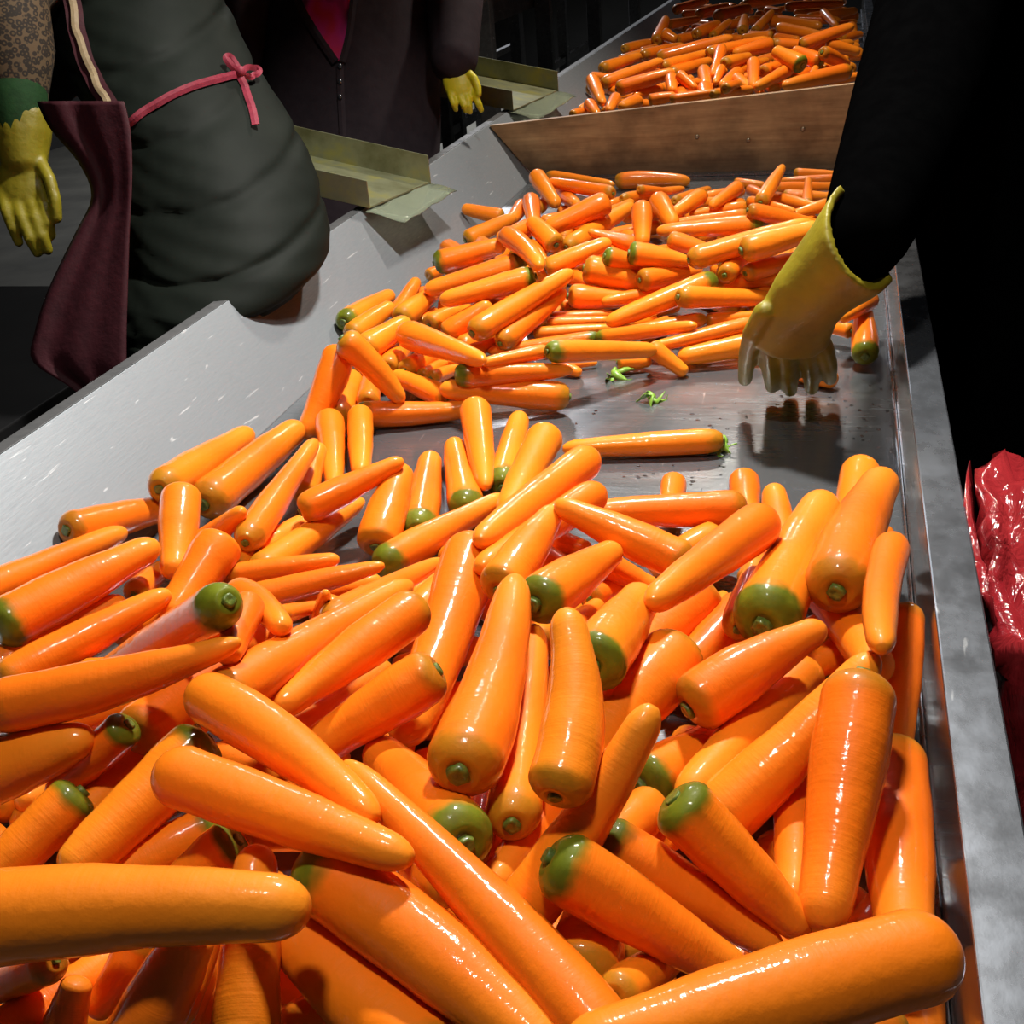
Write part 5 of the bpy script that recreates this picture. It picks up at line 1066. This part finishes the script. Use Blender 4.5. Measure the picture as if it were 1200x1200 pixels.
leaf_scrap('pale green leaf scrap at the near edge of the middle heap', 718, 440, .003, .035, 2)
leaf_scrap('thin wet leaf strand on the bare steel left of the glove', 765, 470, .003, .03, 3)

# ------------------------------------------------------------------ people
def add_head(mb, c, facing, size=.11):
    f = Vector(facing).normalized(); side = f.cross(Vector((0, 0, 1))).normalized()
    mb.ellipsoid(c, (size * .74, size * .74, size), 18, 14)
    mb.ellipsoid(Vector(c) + f * size * .28 - Vector((0, 0, size * .42)), (size * .52, size * .52, size * .55), 14, 10)
    mb.tube([Vector(c) + f * size * .72 + Vector((0, 0, size * .05)), Vector(c) + f * size * .92 - Vector((0, 0, size * .25))], [size * .07, size * .12], 8)
    mb.tube([Vector(c) + f * size * .76 - side * size * .16 - Vector((0, 0, size * .55)), Vector(c) + f * size * .76 + side * size * .16 - Vector((0, 0, size * .55))], [size * .06, size * .06], 8)
    for s in (-1, 1):
        mb.ellipsoid(Vector(c) + side * s * size * .74 - Vector((0, 0, size * .1)), (size * .12, size * .16, size * .26), 8, 6)
def eyes_hair(root, c, facing, size, cap):
    f = Vector(facing).normalized(); side = f.cross(Vector((0, 0, 1))).normalized(); ch = []
    for s in (-1, 1):
        e = MB(); e.ellipsoid(Vector(c) + f * size * .66 + side * s * size * .27, (size * .09,) * 3, 10, 6); ch.append(e.build('eye', MT['eye']))
    hmb = MB(); hmb.ellipsoid(Vector(c) - f * size * .14 + Vector((0, 0, size * .16)), (size * .82, size * .82, size * .98), 18, 12); ch.append(hmb.build('hair', cap))
    adopt(root, *ch)
def make_body(name, label, ground, limbs, head_c, facing, size=.112):
    """one continuous figure: limbs are tapered chains fused into a single surface; origin at the feet"""
    mb = MB()
    for pts, rad, fl, wd in limbs: mb.tube(pts, rad, 16, fl, wd)
    add_head(mb, head_c, facing, size)
    o = mb.build('body', MT['skin'], remesh=.011, sm=4)
    root = empty(name, ground); tag(root, label, 'person'); adopt(root, o); return root
def hand(mb, wrist, knuckle, wide, half_w, thick, fingers, thumb):
    """palm loft + five separate jointed fingers; fingers: (base, mid, tip)"""
    wrist = Vector(wrist); kn = Vector(knuckle)
    mb.tube([wrist, wrist.lerp(kn, .35), wrist.lerp(kn, .7), kn], [half_w * .72, half_w * .9, half_w, half_w * .98], 16, thick / half_w, wide)
    for pts, r in fingers + [thumb]: mb.tube(pts, [r * 1.08, r, r * .95, r * .8][:len(pts)], 10)
def ring(c, ax_a, ax_b, a, b, n=40, fn=None):
    out = []
    for j in range(n):
        th = 2 * math.pi * j / n; k = 1 + (fn(th) if fn else 0)
        out.append(Vector(c) + ax_a * math.cos(th) * a * k + ax_b * math.sin(th) * b * k)
    return out
def catmull(keys, m):
    out = []
    for i in range(len(keys) - 1):
        p0 = np.array(keys[max(i - 1, 0)], float); p1 = np.array(keys[i], float); p2 = np.array(keys[i + 1], float); p3 = np.array(keys[min(i + 2, len(keys) - 1)], float)
        for q in range(m):
            t = q / m
            out.append(.5 * ((2 * p1) + (-p0 + p2) * t + (2 * p0 - 5 * p1 + 4 * p2 - p3) * t * t + (-p0 + 3 * p1 - 3 * p2 + p3) * t ** 3))
    out.append(np.array(keys[-1], float)); return out
def project_on(tree, u, v, off):
    o = Vector((0, 0, CAM_H)); d = (px(u, v, 1) - o).normalized()
    hit, nrm, idx, dist = tree.ray_cast(o, d)
    if hit is None: return None
    if nrm.dot(d) > 0: nrm = -nrm
    return hit + nrm * off
def ribbon(tree, pts, w, off, name, mt, fallback, lift=None, steps=8, thick=.0012):
    path = catmull([(u, v) for u, v in pts], steps); P = []; last = None
    for i, (u, v) in enumerate(path):
        p = project_on(tree, u, v, off)
        if p is None: p = px(u, v, fallback if last is None else last)
        last = (p - Vector((0, 0, CAM_H))).dot(CAM_F)
        P.append(p)
    for _ in range(4):
        P = [P[0]] + [(P[i - 1] + P[i] * 2 + P[i + 1]) / 4 for i in range(1, len(P) - 1)] + [P[-1]]
    g = []
    for i, p in enumerate(P):
        d = (P[min(i + 1, len(P) - 1)] - P[max(i - 1, 0)]).normalized()
        s = d.cross((p - Vector((0, 0, CAM_H))).normalized()).normalized()
        ww = w(i / (len(P) - 1)) if callable(w) else w
        k = lift(i / (len(P) - 1)) if lift else 0
        p = p - CAM_F * k
        g.append([p - s * ww, p - CAM_F * .0012, p + s * ww])
    mb = MB(); mb.loft(g, closed=False); return mb.build(name, mt, solid=thick, smooth=False)

def person_padded_coat():
    s = 1.80
    keys = [(205, 410, 58), (212, 388, 70), (224, 362, 86), (246, 334, 106), (263, 306, 118), (267, 282, 121), (262, 250, 123), (252, 200, 119), (236, 150, 112), (203, 100, 114), (176, 50, 114), (158, 0, 112), (140, -50, 110), (124, -100, 98), (108, -135, 60)]
    C = [px(u, v, s + .0004 * (352 - v)) for u, v, h in keys]
    hip, chest, neck = C[6], C[12], C[14]
    face = Vector((-.8, -.1, -.45)); headc = neck + Vector((-.10, 0, .17))
    feet = [Vector((-1.02, 1.62, GZ + .06)), Vector((-1.06, 1.85, GZ + .06))]
    
    wr = px(26, 168, 1.78); el = px(8, -10, 1.76)
    limbs = [([C[3], hip, C[9], chest, neck], [.09, .10, .09, .095, .06], .8, CAM_R), ([neck, headc], [.055, .055], 1, None)]
    for ft in feet:
        limbs.append(([Vector((hip.x - .05, (hip.y + ft.y) / 2, hip.z - .08)), Vector((ft.x + .02, ft.y, -.36)), Vector((ft.x, ft.y, GZ + .10))], [.095, .065, .045], 1, None))
        limbs.append(([ft + Vector((.03, 0, -.015)), ft + Vector((-.14, 0, -.03))], [.04, .03], 1, None))
    limbs.append(([chest + Vector((-.05, -.12, .02)), el, wr], [.06, .05, .034], 1, None))
    limbs.append(([chest + Vector((-.08, .16, .02)), chest + Vector((-.30, .20, -.18)), chest + Vector((-.42, .05, -.30))], [.06, .05, .034], 1, None))
    body = make_body('person', 'person bending away in dark green padded coat with a maroon apron', (feet[0] + feet[1]) / 2 - Vector((0, 0, .06)), limbs, headc, face)
    kids = []
    # padded coat: quilted loft
    path = catmull(keys, 9); rings = []; tot = len(path)
    for i, (u, v, h) in enumerate(path):
        c = px(u, v, s + .0004 * (352 - v)); a = h * s / F; q0 = (352 - v) / 76.0
        def fn(th, q0=q0, u=u):
            q = q0 - .42 * math.cos(th) - .12 * math.sin(th * 2 + 1)      # seams climb to the right
            f = abs(math.sin(math.pi * q)); puff = -.055 * (1 - f) ** 4.5
            wr_ = .014 * math.sin(9 * th + 9 * q) * math.sin(6.3 * q + 2.5 * th) + .008 * math.sin(23 * th - 13 * q) * math.sin(5 * q + 3 * th)
            return puff + wr_ * (1.3 if math.cos(th) < .3 else .5)
        rings.append(ring(c, CAM_R, (FWD + Vector((0, 0, .10))).normalized(), a, min(.175, .10 + .0025 * i), 64, fn))
    cm = MB(); cm.loft(rings); coat = cm.build('padded_coat', MT['puffer'], sm=1); kids.append(coat)
    tree = BVHTree.FromPolygons([Vector(p) for p in cm.v], cm.f)
    # trousers and boots
    for ft in feet:
        t = MB(); t.tube([Vector((hip.x - .05, (hip.y + ft.y) / 2, hip.z - .04)), Vector((ft.x + .02, ft.y, -.36)), Vector((ft.x, ft.y, GZ + .10))], [.118, .085, .065], 16); kids.append(t.build('trouser_leg', MT['trousers']))
        t = MB(); t.tube([ft + Vector((.03, 0, -.01)), ft + Vector((-.15, 0, -.025))], [.05, .035], 12); kids.append(t.build('boot', MT['shoe']))
    # maroon apron: bib side plus hanging skirt, wrapped round the front of the coat
    rows = [(118, 42, 146), (150, 58, 153), (190, 92, 155), (230, 108, 154), (270, 90, 152), (310, 70, 151), (350, 52, 150), (390, 40, 149), (425, 38, 149), (460, 90, 149), (500, 110, 149)]
    g = []
    for v, u0, u1 in catmull(rows, 4):
        row = []
        for k in range(13):
            f = k / 12; u = u0 + (u1 - u0) * f
            q = project_on(tree, u, min(v, 330), .006)
            dep = (q - Vector((0, 0, CAM_H))).dot(CAM_F) if q is not None else None
            base = 1.66 - .05 * f
            dep = min(dep, base) if dep is not None else base
            row.append(px(u, v, dep + .010 * math.sin(5 * f * 3 + v * .01) * (1 - f)))
        g.append(row)
    a = MB(); a.loft(g, closed=False); kids.append(a.build('apron', MT['maroon'], solid=.003, sm=2))
    kids.append(ribbon(tree, [(84, -30), (90, 10), (97, 50), (112, 90), (130, 122), (148, 150)], .013, .010, 'apron_edging', MT['maroon'], 1.6))
    kids.append(ribbon(tree, [(88, -30), (93, 10), (100, 50), (114, 86), (128, 114), (139, 138)], .0052, .016, 'cream_stripe', MT['cream'], 1.6))
    kids.append(ribbon(tree, [(152, 148), (170, 133), (195, 118), (225, 104), (252, 96), (276, 90)], .0058, .006, 'apron_tie', MT['ribbon'], 1.6))
    kids.append(ribbon(tree, [(278, 92), (286, 108), (293, 128), (298, 150)], .0058, .007, 'bow_tail', MT['ribbon'], 1.6))
    kids.append(ribbon(tree, [(277, 90), (270, 84), (264, 76), (268, 74), (274, 82), (279, 92)], .0055, .009, 'bow_loop', MT['ribbon'], 1.6, lambda f: .010 * math.sin(math.pi * f)))
    kids.append(ribbon(tree, [(278, 90), (290, 84), (302, 89), (300, 95), (290, 94), (279, 92)], .0045, .009, 'bow_loop', MT['ribbon'], 1.6, lambda f: .010 * math.sin(math.pi * f)))
    kn = project_on(tree, 278, 90, .010); k = MB(); k.ellipsoid(kn, (.009, .008, .010), 10, 8); kids.append(k.build('bow_knot', MT['ribbon']))
    # sleeve cover, cuff, glove
    t = MB(); t.tube([chest + Vector((-.05, -.12, .02)), el, px(16, 60, 1.77), px(20, 110, 1.78)], [.085, .062, .060, .046], 20); kids.append(t.build('sleeve_cover', MT['leopard']))
    t = MB(); t.tube([px(19, 100, 1.775), px(22, 130, 1.777), px(25, 158, 1.78)], [.046, .043, .039], 18); kids.append(t.build('cuff', MT['greencuff']))
    t = MB(); t.tube([chest + Vector((-.08, .16, .02)), chest + Vector((-.30, .20, -.18)), chest + Vector((-.40, .07, -.285))], [.085, .062, .05], 18); kids.append(t.build('sleeve', MT['puffer']))
    gm = MB(); S = 1.78
    def f(*pts): return [px(u, v, S + d) for u, v, d in pts]
    hand(gm, px(28, 168, S), px(27, 222, S), CAM_R, .038, .019,
         [(f((3, 222, 0), (8, 248, -.01), (16, 268, -.01), (22, 284, 0)), .0098), (f((18, 226, 0), (26, 256, -.012), (36, 280, -.012), (44, 296, 0)), .0105),
          (f((33, 226, 0), (42, 255, -.012), (50, 278, -.01), (56, 293, 0)), .0105), (f((46, 215, 0), (52, 240, -.01), (57, 262, -.01), (60, 276, 0)), .0098)],
         (f((46, 188, -.005), (58, 210, -.02), (65, 235, -.02), (67, 256, -.015)), .0100))
    gm.tube([px(24, 140, S), px(26, 160, S), px(28, 185, S)], [.047, .044, .036], 18, .9, CAM_R)
    kids.append(gm.build('rubber_glove', MT['glove'], remesh=.0035, sm=3))
    eyes_hair(body, headc, face, .112, MT['hair'])
    adopt(body, *kids)
person_padded_coat()

def person_plum_coat():
    s = 2.84
    keys = [(398, 330, 120), (400, 260, 116), (404, 190, 112), (407, 120, 108), (410, 50, 104), (412, 0, 102), (414, -60, 106), (415, -105, 98), (416, -135, 50)]
    C = [px(u, v, s) for u, v, h in keys]
    facing = Vector((.35, -.9, -.15)); headc = C[8] + Vector((.01, -.02, .16))
    hip = C[2]
    limbs = [([C[1], C[2], C[4], C[6], C[8]], [.14, .14, .125, .14, .07], .72, CAM_R), ([C[8], headc], [.055, .055], 1, None)]
    feet = [Vector((hip.x - .10, hip.y - .02, GZ + .05)), Vector((hip.x + .10, hip.y + .02, GZ + .05))]
    for ft in feet:
        limbs.append(([Vector((ft.x, ft.y, C[1].z)), Vector((ft.x, ft.y, -.38)), Vector((ft.x, ft.y, GZ + .10))], [.095, .065, .045], 1, None))
        limbs.append(([ft, ft + Vector((.03, -.15, -.02))], [.04, .03], 1, None))
    ar = [px(506, -92, s), px(533, 0, s - .05), px(532, 74, s - .14)]
    al = [px(318, -92, s), px(283, 5, s - .05), px(278, 90, s - .05)]
    limbs += [(ar, [.06, .05, .034], 1, None), (al, [.06, .05, .034], 1, None)]
    body = make_body('person', 'standing person in long dark plum coat over a pink shirt, facing the trough', (feet[0] + feet[1]) / 2 - Vector((0, 0, .05)), limbs, headc, facing)
    kids = []; rings = []
    for (u, v, h) in catmull(keys, 7):
        def fn(th, v=v): return .018 * math.sin(6 * th + v * .02) * min(max((v + 80) / 200, 0), 1) + .010 * math.sin(11 * th - v * .03)
        rings.append(ring(px(u, v, s), CAM_R, FWD, h * s / F, .150, 48, fn))
    cm = MB(); cm.loft(rings); coat = cm.build('long_coat', MT['coat2'], sm=1); kids.append(coat)
    tree = BVHTree.FromPolygons([Vector(p) for p in cm.v], cm.f)
    # shirt showing in the V of the open coat
    g = []
    for v, u0, u1 in catmull([(-100, 335, 420), (-50, 340, 414), (0, 346, 410), (30, 362, 410), (55, 378, 408), (72, 392, 402)], 3):
        g.append([project_on(tree, u0 + (u1 - u0) * k / 8, v, .004) or px(u0 + (u1 - u0) * k / 8, v, s - .15) for k in range(9)])
    a = MB(); a.loft(g, closed=False); kids.append(a.build('shirt', MT['pink'], solid=.002))
    kids.append(ribbon(tree, [(352, -12), (368, -4), (386, -2), (398, -14)], .004, .008, 'shirt_emblem', MT['cream'], s - .15))
    kids.append(ribbon(tree, [(325, -100), (338, -40), (352, 5), (372, 42), (394, 74)], .009, .008, 'lapel', MT['coat2'], s - .15))
    kids.append(ribbon(tree, [(428, -100), (420, -40), (414, 5), (410, 40), (402, 74)], .008, .008, 'lapel', MT['coat2'], s - .15))
    kids.append(ribbon(tree, [(399, 76), (400, 110), (402, 150), (403, 188)], .008, .006, 'button_placket', MT['coat2'], s - .15))
    for v in (80, 98, 116):
        p = project_on(tree, 399, v, .010); b_ = MB(); b_.ellipsoid(p, (.006, .004, .007), 10, 6); kids.append(b_.build('button', MT['steel_rim']))
    for arm in (ar, al):
        t = MB(); d = (arm[2] - arm[1]); t.tube([arm[0], arm[1], arm[2] - d * .05], [.082, .070, .056], 18); kids.append(t.build('sleeve', MT['coat2']))
    for ft in feet:
        t = MB(); t.tube([Vector((ft.x, ft.y, C[1].z)), Vector((ft.x, ft.y, -.38)), Vector((ft.x, ft.y, GZ + .10))], [.110, .08, .065], 14); kids.append(t.build('trouser_leg', MT['trousers']))
        t = MB(); t.tube([ft, ft + Vector((.03, -.16, -.015))], [.048, .034], 12); kids.append(t.build('boot', MT['shoe']))
    def glv(S, pts_w, pts_k, fingers, thumb):
        gm = MB(); hand(gm, px(*pts_w, S), px(*pts_k, S), CAM_R, .038, .020, [([px(u, v, S + d) for u, v, d in q], .0085) for q in fingers], ([px(u, v, S + d) for u, v, d in thumb], .009))
        return gm.build('rubber_glove', MT['glove_bright'], remesh=.003, sm=2)
    kids.append(glv(s - .14, (531, 74), (540, 103),
        [[(527, 103, 0), (529, 114, -.01), (532, 122, -.01), (534, 128, 0)], [(536, 105, 0), (540, 116, -.01), (544, 124, -.01), (546, 130, 0)],
         [(544, 104, 0), (548, 115, -.01), (550, 124, -.01), (551, 131, 0)], [(552, 100, 0), (557, 112, -.01), (561, 122, -.01), (564, 129, 0)]],
        [(548, 84, -.01), (556, 92, -.02), (560, 102, -.02), (561, 110, -.02)]))
    kids.append(glv(s - .07, (280, 94), (284, 122),
        [[(272, 122, 0), (272, 132, -.01), (273, 140, -.01), (274, 146, 0)], [(280, 124, 0), (281, 136, -.01), (282, 144, -.01), (283, 150, 0)],
         [(288, 123, 0), (290, 134, -.01), (291, 142, -.01), (292, 148, 0)], [(296, 119, 0), (298, 129, -.01), (299, 136, -.01), (300, 142, 0)]],
        [(268, 104, -.01), (262, 112, -.02), (259, 120, -.02), (259, 127, -.02)]))
    eyes_hair(body, headc, facing, .112, MT['hair'])
    adopt(body, *kids)
person_plum_coat()

def person_reaching():
    s = 1.74
    keys = [(1262, 860, 120), (1250, 700, 124), (1236, 540, 128), (1222, 400, 130), (1210, 270, 134), (1204, 140, 142), (1200, 30, 150), (1196, -60, 150), (1190, -120, 120), (1180, -160, 60)]
    C = [px(u, v, s) for u, v, h in keys]
    facing = Vector((-.8, -.25, -.5)); neck = C[9]; headc = neck + Vector((-.10, -.02, .15))
    sh = px(1135, -95, 1.66); el = px(1073, 130, 1.52); wr = px(1012, 278, 1.30)
    wr2 = px(950, 350, 1.335)
    hipz = C[2].z
    feet = [Vector((C[1].x + .06, C[1].y - .05, GZ + .05)), Vector((C[1].x + .14, C[1].y + .18, GZ + .05))]
    limbs = [([C[2], C[4], C[6], C[8], neck], [.125, .125, .14, .11, .065], .8, CAM_R), ([neck, headc], [.055, .055], 1, None), ([sh, el, wr, wr2], [.062, .05, .038, .032], 1, None),
             ([C[7] + Vector((.12, .1, 0)), C[5] + Vector((.22, .1, 0)), C[4] + Vector((.05, .1, .02)) + Vector((0, -.25, 0))], [.06, .05, .034], 1, None)]
    for ft in feet:
        limbs.append(([Vector((ft.x, ft.y, hipz - .05)), Vector((ft.x, ft.y, -.4)), Vector((ft.x, ft.y, GZ + .10))], [.10, .07, .05], 1, None))
        limbs.append(([ft, ft + Vector((-.15, -.02, -.02))], [.04, .03], 1, None))
    body = make_body('person', 'person in black leaning over the right rim, reaching down with a yellow glove', (feet[0] + feet[1]) / 2 - Vector((0, 0, .05)), limbs, headc, facing)
    kids = []; rings = []
    for (u, v, h) in catmull(keys, 6):
        def fn(th, v=v): return .02 * math.sin(5 * th + v * .015)
        rings.append(ring(px(u, v, s), CAM_R, FWD, h * s / F, .16, 40, fn))
    cm = MB(); cm.loft(rings); kids.append(cm.build('long_coat', MT['black'], sm=1))
    t = MB(); t.tube([sh, sh.lerp(el, .5), el, el.lerp(wr, .45), wr], [.105, .092, .086, .070, .050], 24); kids.append(t.build('sleeve', MT['black'], sm=1))
    a = C[7] + Vector((.12, .1, 0)); b_ = C[5] + Vector((.22, .1, 0)); c_ = C[4] + Vector((.05, -.15, .02))
    t = MB(); t.tube([a, b_, c_], [.085, .072, .055], 18); kids.append(t.build('sleeve', MT['black']))
    for ft in feet:
        t = MB(); t.tube([Vector((ft.x, ft.y, hipz - .05)), Vector((ft.x, ft.y, -.4)), Vector((ft.x, ft.y, GZ + .10))], [.115, .085, .068], 14); kids.append(t.build('trouser_leg', MT['black']))
        t = MB(); t.tube([ft, ft + Vector((-.16, -.02, -.015))], [.048, .034], 12); kids.append(t.build('boot', MT['shoe']))
    # long-cuffed rubber glove
    def dirpx(u0, v0, u1, v1): return (px(u1, v1, 1) - px(u0, v0, 1)).normalized()
    gk = [(1016, 272, 1.285, 65, .052, (62, 113)), (1001, 289, 1.292, 61, .050, (66, 105)), (984, 308, 1.30, 55, .044, (72, 90)), (966, 328, 1.31, 49, .036, (80, 70)), (950, 347, 1.322, 46, .029, (90, 45)), (938, 366, 1.338, 45, .025, (95, 22)), (931, 384, 1.356, 45, .022, (98, 10)), (926, 402, 1.376, 44, .020, (100, 4))]
    rings = []
    for u, v, S, hw, th, d in gk:
        wd = dirpx(u, v, u + d[0], v + d[1])
        rings.append((px(u, v, S), wd, hw * S / F, th))
    gm = MB(); rr = []
    for i, (c, wd, a_, b2) in enumerate(rings):
        ax = (rings[min(i + 1, len(rings) - 1)][0] - rings[max(i - 1, 0)][0]).normalized()
        nb = ax.cross(wd).normalized(); rg = ring(c, wd, nb, a_, b2, 40, lambda t_, i=i: .02 * math.sin(3 * t_ + i))
        sh_ = [.046, .026, .010, 0, 0, 0, 0, 0][i]
        rr.append([p + ax * sh_ * max(0, -(p - c).dot(CAM_F) / b2) for p in rg])
    last = [Vector(rings[-1][0]) + (p - Vector(rings[-1][0])) * .7 + Vector((0, .0, -.012)) for p in rr[-1]]
    # open cuff: outer skin, rolled edge, then inner skin down to the wrist
    inn = []
    for k in (0, 1, 2, 3):
        c = rings[k][0]; inn.append([c + (p - c) * .84 for p in rr[k]])
    full = inn[::-1] + rr + [last]
    cuff = MB(); cuff.loft(full)
    def f(*pts): return [px(u, v, S) for u, v, S in pts]
    for pts, r in [(f((896, 366, 1.335), (882, 390, 1.36), (876, 416, 1.42), (873, 444, 1.49)), .0115), (f((899, 388, 1.37), (900, 412, 1.41), (903, 436, 1.46), (905, 453, 1.515)), .0112),
                   (f((918, 392, 1.375), (921, 416, 1.42), (924, 440, 1.47), (926, 457, 1.525)), .0115), (f((940, 392, 1.375), (947, 416, 1.42), (951, 438, 1.47), (951, 455, 1.52)), .0112),
                   (f((956, 386, 1.37), (967, 408, 1.40), (972, 428, 1.44), (973, 444, 1.49)), .0105)]:
        cuff.tube(pts, [r * 1.15, r * 1.05, r, r * .85], 12)
    kids.append(cuff.build('rubber_glove', MT['glove'], remesh=.0032, sm=3))
    eyes_hair(body, headc, facing, .112, MT['hair'])
    adopt(body, *kids)
person_reaching()

# ------------------------------------------------------------------ things around the trough
def red_bag():
    root = empty('plastic_sack', (.28, 1.0, GZ)); tag(root, 'crumpled shiny red plastic sack standing outside the right rim', 'bag')
    rnd = random.Random(3); rings = []
    x0, x1, y0, y1 = .126, .42, .72, 1.045; cx, cy = (x0 + x1) / 2, (y0 + y1) / 2
    zs = [GZ, GZ + .05, GZ + .3, -.35, -.2, -.1, -.03, .02, .06, .085, .105, .118]
    n = 72
    for i, z in enumerate(zs):
        r = []
        for j in range(n):
            th = 2 * math.pi * j / n; c, s_ = math.cos(th), math.sin(th)
            k = (abs(c) ** 5 + abs(s_) ** 5) ** (-1 / 5)
            w = 1 - .05 * abs(math.sin(3.5 * th + i * .6)) - .04 * abs(math.sin(8.3 * th - i * .9)) - .02 * math.sin(19 * th + i)
            top = .02 * math.sin(3 * th) if i > 8 else 0
            r.append((cx + (x1 - x0) / 2 * k * c * w, cy + (y1 - y0) / 2 * k * s_ * w, z + top))
        rings.append(r)
    inner = []
    for q, dz in ((.93, .0), (.84, -.018), (.70, .004), (.52, -.014), (.34, .008), (.16, -.006), (.03, .004)):
        inner.append([(cx + (p[0] - cx) * q, cy + (p[1] - cy) * q, p[2] + dz + .013 * math.sin(11 * q + j * .7) * math.sin(j * .31 + 9 * q) + .006 * rnd.uniform(-1, 1) * q) for j, p in enumerate(rings[-1])])
    mb = MB(); mb.loft(rings + inner); o = mb.build('sack_body', MT['bag'])
    fo = MB()
    g = []
    for i in range(9):
        a = i / 8; g.append([(x0 + .004 - .012 * math.sin(3 * a) + .02 * k / 4, .80 + .20 * a, .115 - .05 * k / 4 - .02 * math.sin(5 * a + k)) for k in range(5)])
    fo.loft(g, closed=False); o2 = fo.build('folded_edge', MT['bag'], solid=.001)
    adopt(root, o, o2)
red_bag()

def bench(label, x0, x1, ys, ztop, zlow):
    root = empty('work_bench', ((x0 + x1) / 2, ys[0], GZ)); tag(root, label, 'bench'); ch = []
    for y in ys:
        for x in (x0, x1):
            b_ = MB(); b_.box(x - .03, x + .03, y - .03, y + .03, GZ, ztop - .012); ch.append(b_.build('leg', MT['steel_dark'], smooth=False, bevel=.003))
    for x in (x0, x1):
        for z in (zlow, ztop):
            b_ = MB(); b_.box(x - .02, x + .02, ys[0], ys[-1], z - .03, z + .01); ch.append(b_.build('rail', MT['steel_dark'], smooth=False))
    n = 5
    for k in range(n):
        a = x0 + (x1 - x0) * k / n; b_ = MB(); b_.box(a + .004, a + (x1 - x0) / n - .004, ys[0] - .05, ys[-1] + .05, ztop + .012, ztop + .037); ch.append(b_.build('plank', MT['oldwood'], smooth=False, bevel=.002))
    adopt(root, *ch)
bench('long bench with steel legs and wooden planks behind the plum coat, upper background', -2.35, -1.75, [4.3, 5.5, 6.7, 7.9, 9.1], .16, -.28)
def far_frame():
    root = empty('conveyor_frame', (-1.5, 7.0, GZ)); tag(root, 'dark steel conveyor frame with posts and rails beyond the far chute', 'frame'); ch = []
    for y in (4.6, 5.6, 6.8, 8.2):
        b_ = MB(); b_.box(-1.36, -1.29, y - .03, y + .03, GZ, .32); ch.append(b_.build('post', MT['steel_dark'], smooth=False, bevel=.004))
    for z, h in ((-.22, .05), (.20, .10)):
        b_ = MB(); b_.box(-1.40, -1.365, 4.4, 8.4, z, z + h); ch.append(b_.build('rail', MT['steel_dark'], smooth=False))
    adopt(root, *ch)
far_frame()
def crate():
    root = empty('crate', (-1.88, 3.68, GZ)); tag(root, 'tall pale bin glimpsed between the two coats in the background', 'crate'); ch = []
    x0, x1, y0, y1, z0, z1 = -2.10, -1.66, 3.50, 3.86, GZ, .26
    for nm, bx in (('side_panel', (x0, x1, y0, y0 + .02, z0, z1)), ('side_panel', (x0, x1, y1 - .02, y1, z0, z1)), ('end_panel', (x0, x0 + .02, y0 + .02, y1 - .02, z0, z1)), ('end_panel', (x1 - .02, x1, y0 + .02, y1 - .02, z0, z1)), ('bottom', (x0 + .02, x1 - .02, y0 + .02, y1 - .02, z0, z0 + .02))):
        b_ = MB(); b_.box(*bx); ch.append(b_.build(nm, MT['crate'], smooth=False, bevel=.002))
    adopt(root, *ch)
crate()

def side_table():
    root = empty('work_table', (-1.75, 1.5, GZ)); tag(root, 'dark steel work table at the left edge behind the hanging glove', 'table'); ch = []
    b_ = MB(); b_.box(-2.2, -1.32, .7, 2.3, -.14, -.10); ch.append(b_.build('top', MT['dark_paint'], smooth=False, bevel=.003))
    b_ = MB(); b_.box(-2.15, -1.37, .75, 2.25, GZ + .25, GZ + .28); ch.append(b_.build('lower_shelf', MT['dark_paint'], smooth=False, bevel=.003))
    for x in (-2.15, -1.37):
        for y in (.78, 2.22):
            b_ = MB(); b_.box(x - .025, x + .025, y - .025, y + .025, GZ, -.141); ch.append(b_.build('leg', MT['steel_dark'], smooth=False))
    adopt(root, *ch)
side_table()

def droplets():
    rnd = random.Random(11); mb = MB(); o3 = Vector((0, 0, CAM_H)); k = ZR / (XJ - XR); nn = Vector((k, 0, 1)).normalized()
    for (u0, v0, u1, v1, n) in ((985, 440, 1045, 530, 46), (640, 470, 720, 500, 8), (730, 545, 860, 575, 18), (780, 470, 880, 510, 16), (900, 455, 985, 500, 24)):
        for _ in range(n):
            d = px(rnd.uniform(u0, u1), rnd.uniform(v0, v1), 1) - o3
            p = o3 + d * (-CAM_H / d.z); nr = Vector((0, 0, 1))
            if p.x < XJ:
                s = (XJ * k - CAM_H) / (d.z + k * d.x); p = o3 + d * s; nr = nn
            r = rnd.uniform(.0008, .0022)
            q = nr.to_track_quat('Z', 'Y').to_matrix()
            mb.ellipsoid(p + nr * .0004, (r * rnd.uniform(.8, 1.5), r, r * .45), 8, 5, q)
    o = mb.build('water_droplets', MT['water']); tag(o, 'water droplets scattered on the bare wet steel', 'water', kind='stuff')
droplets()
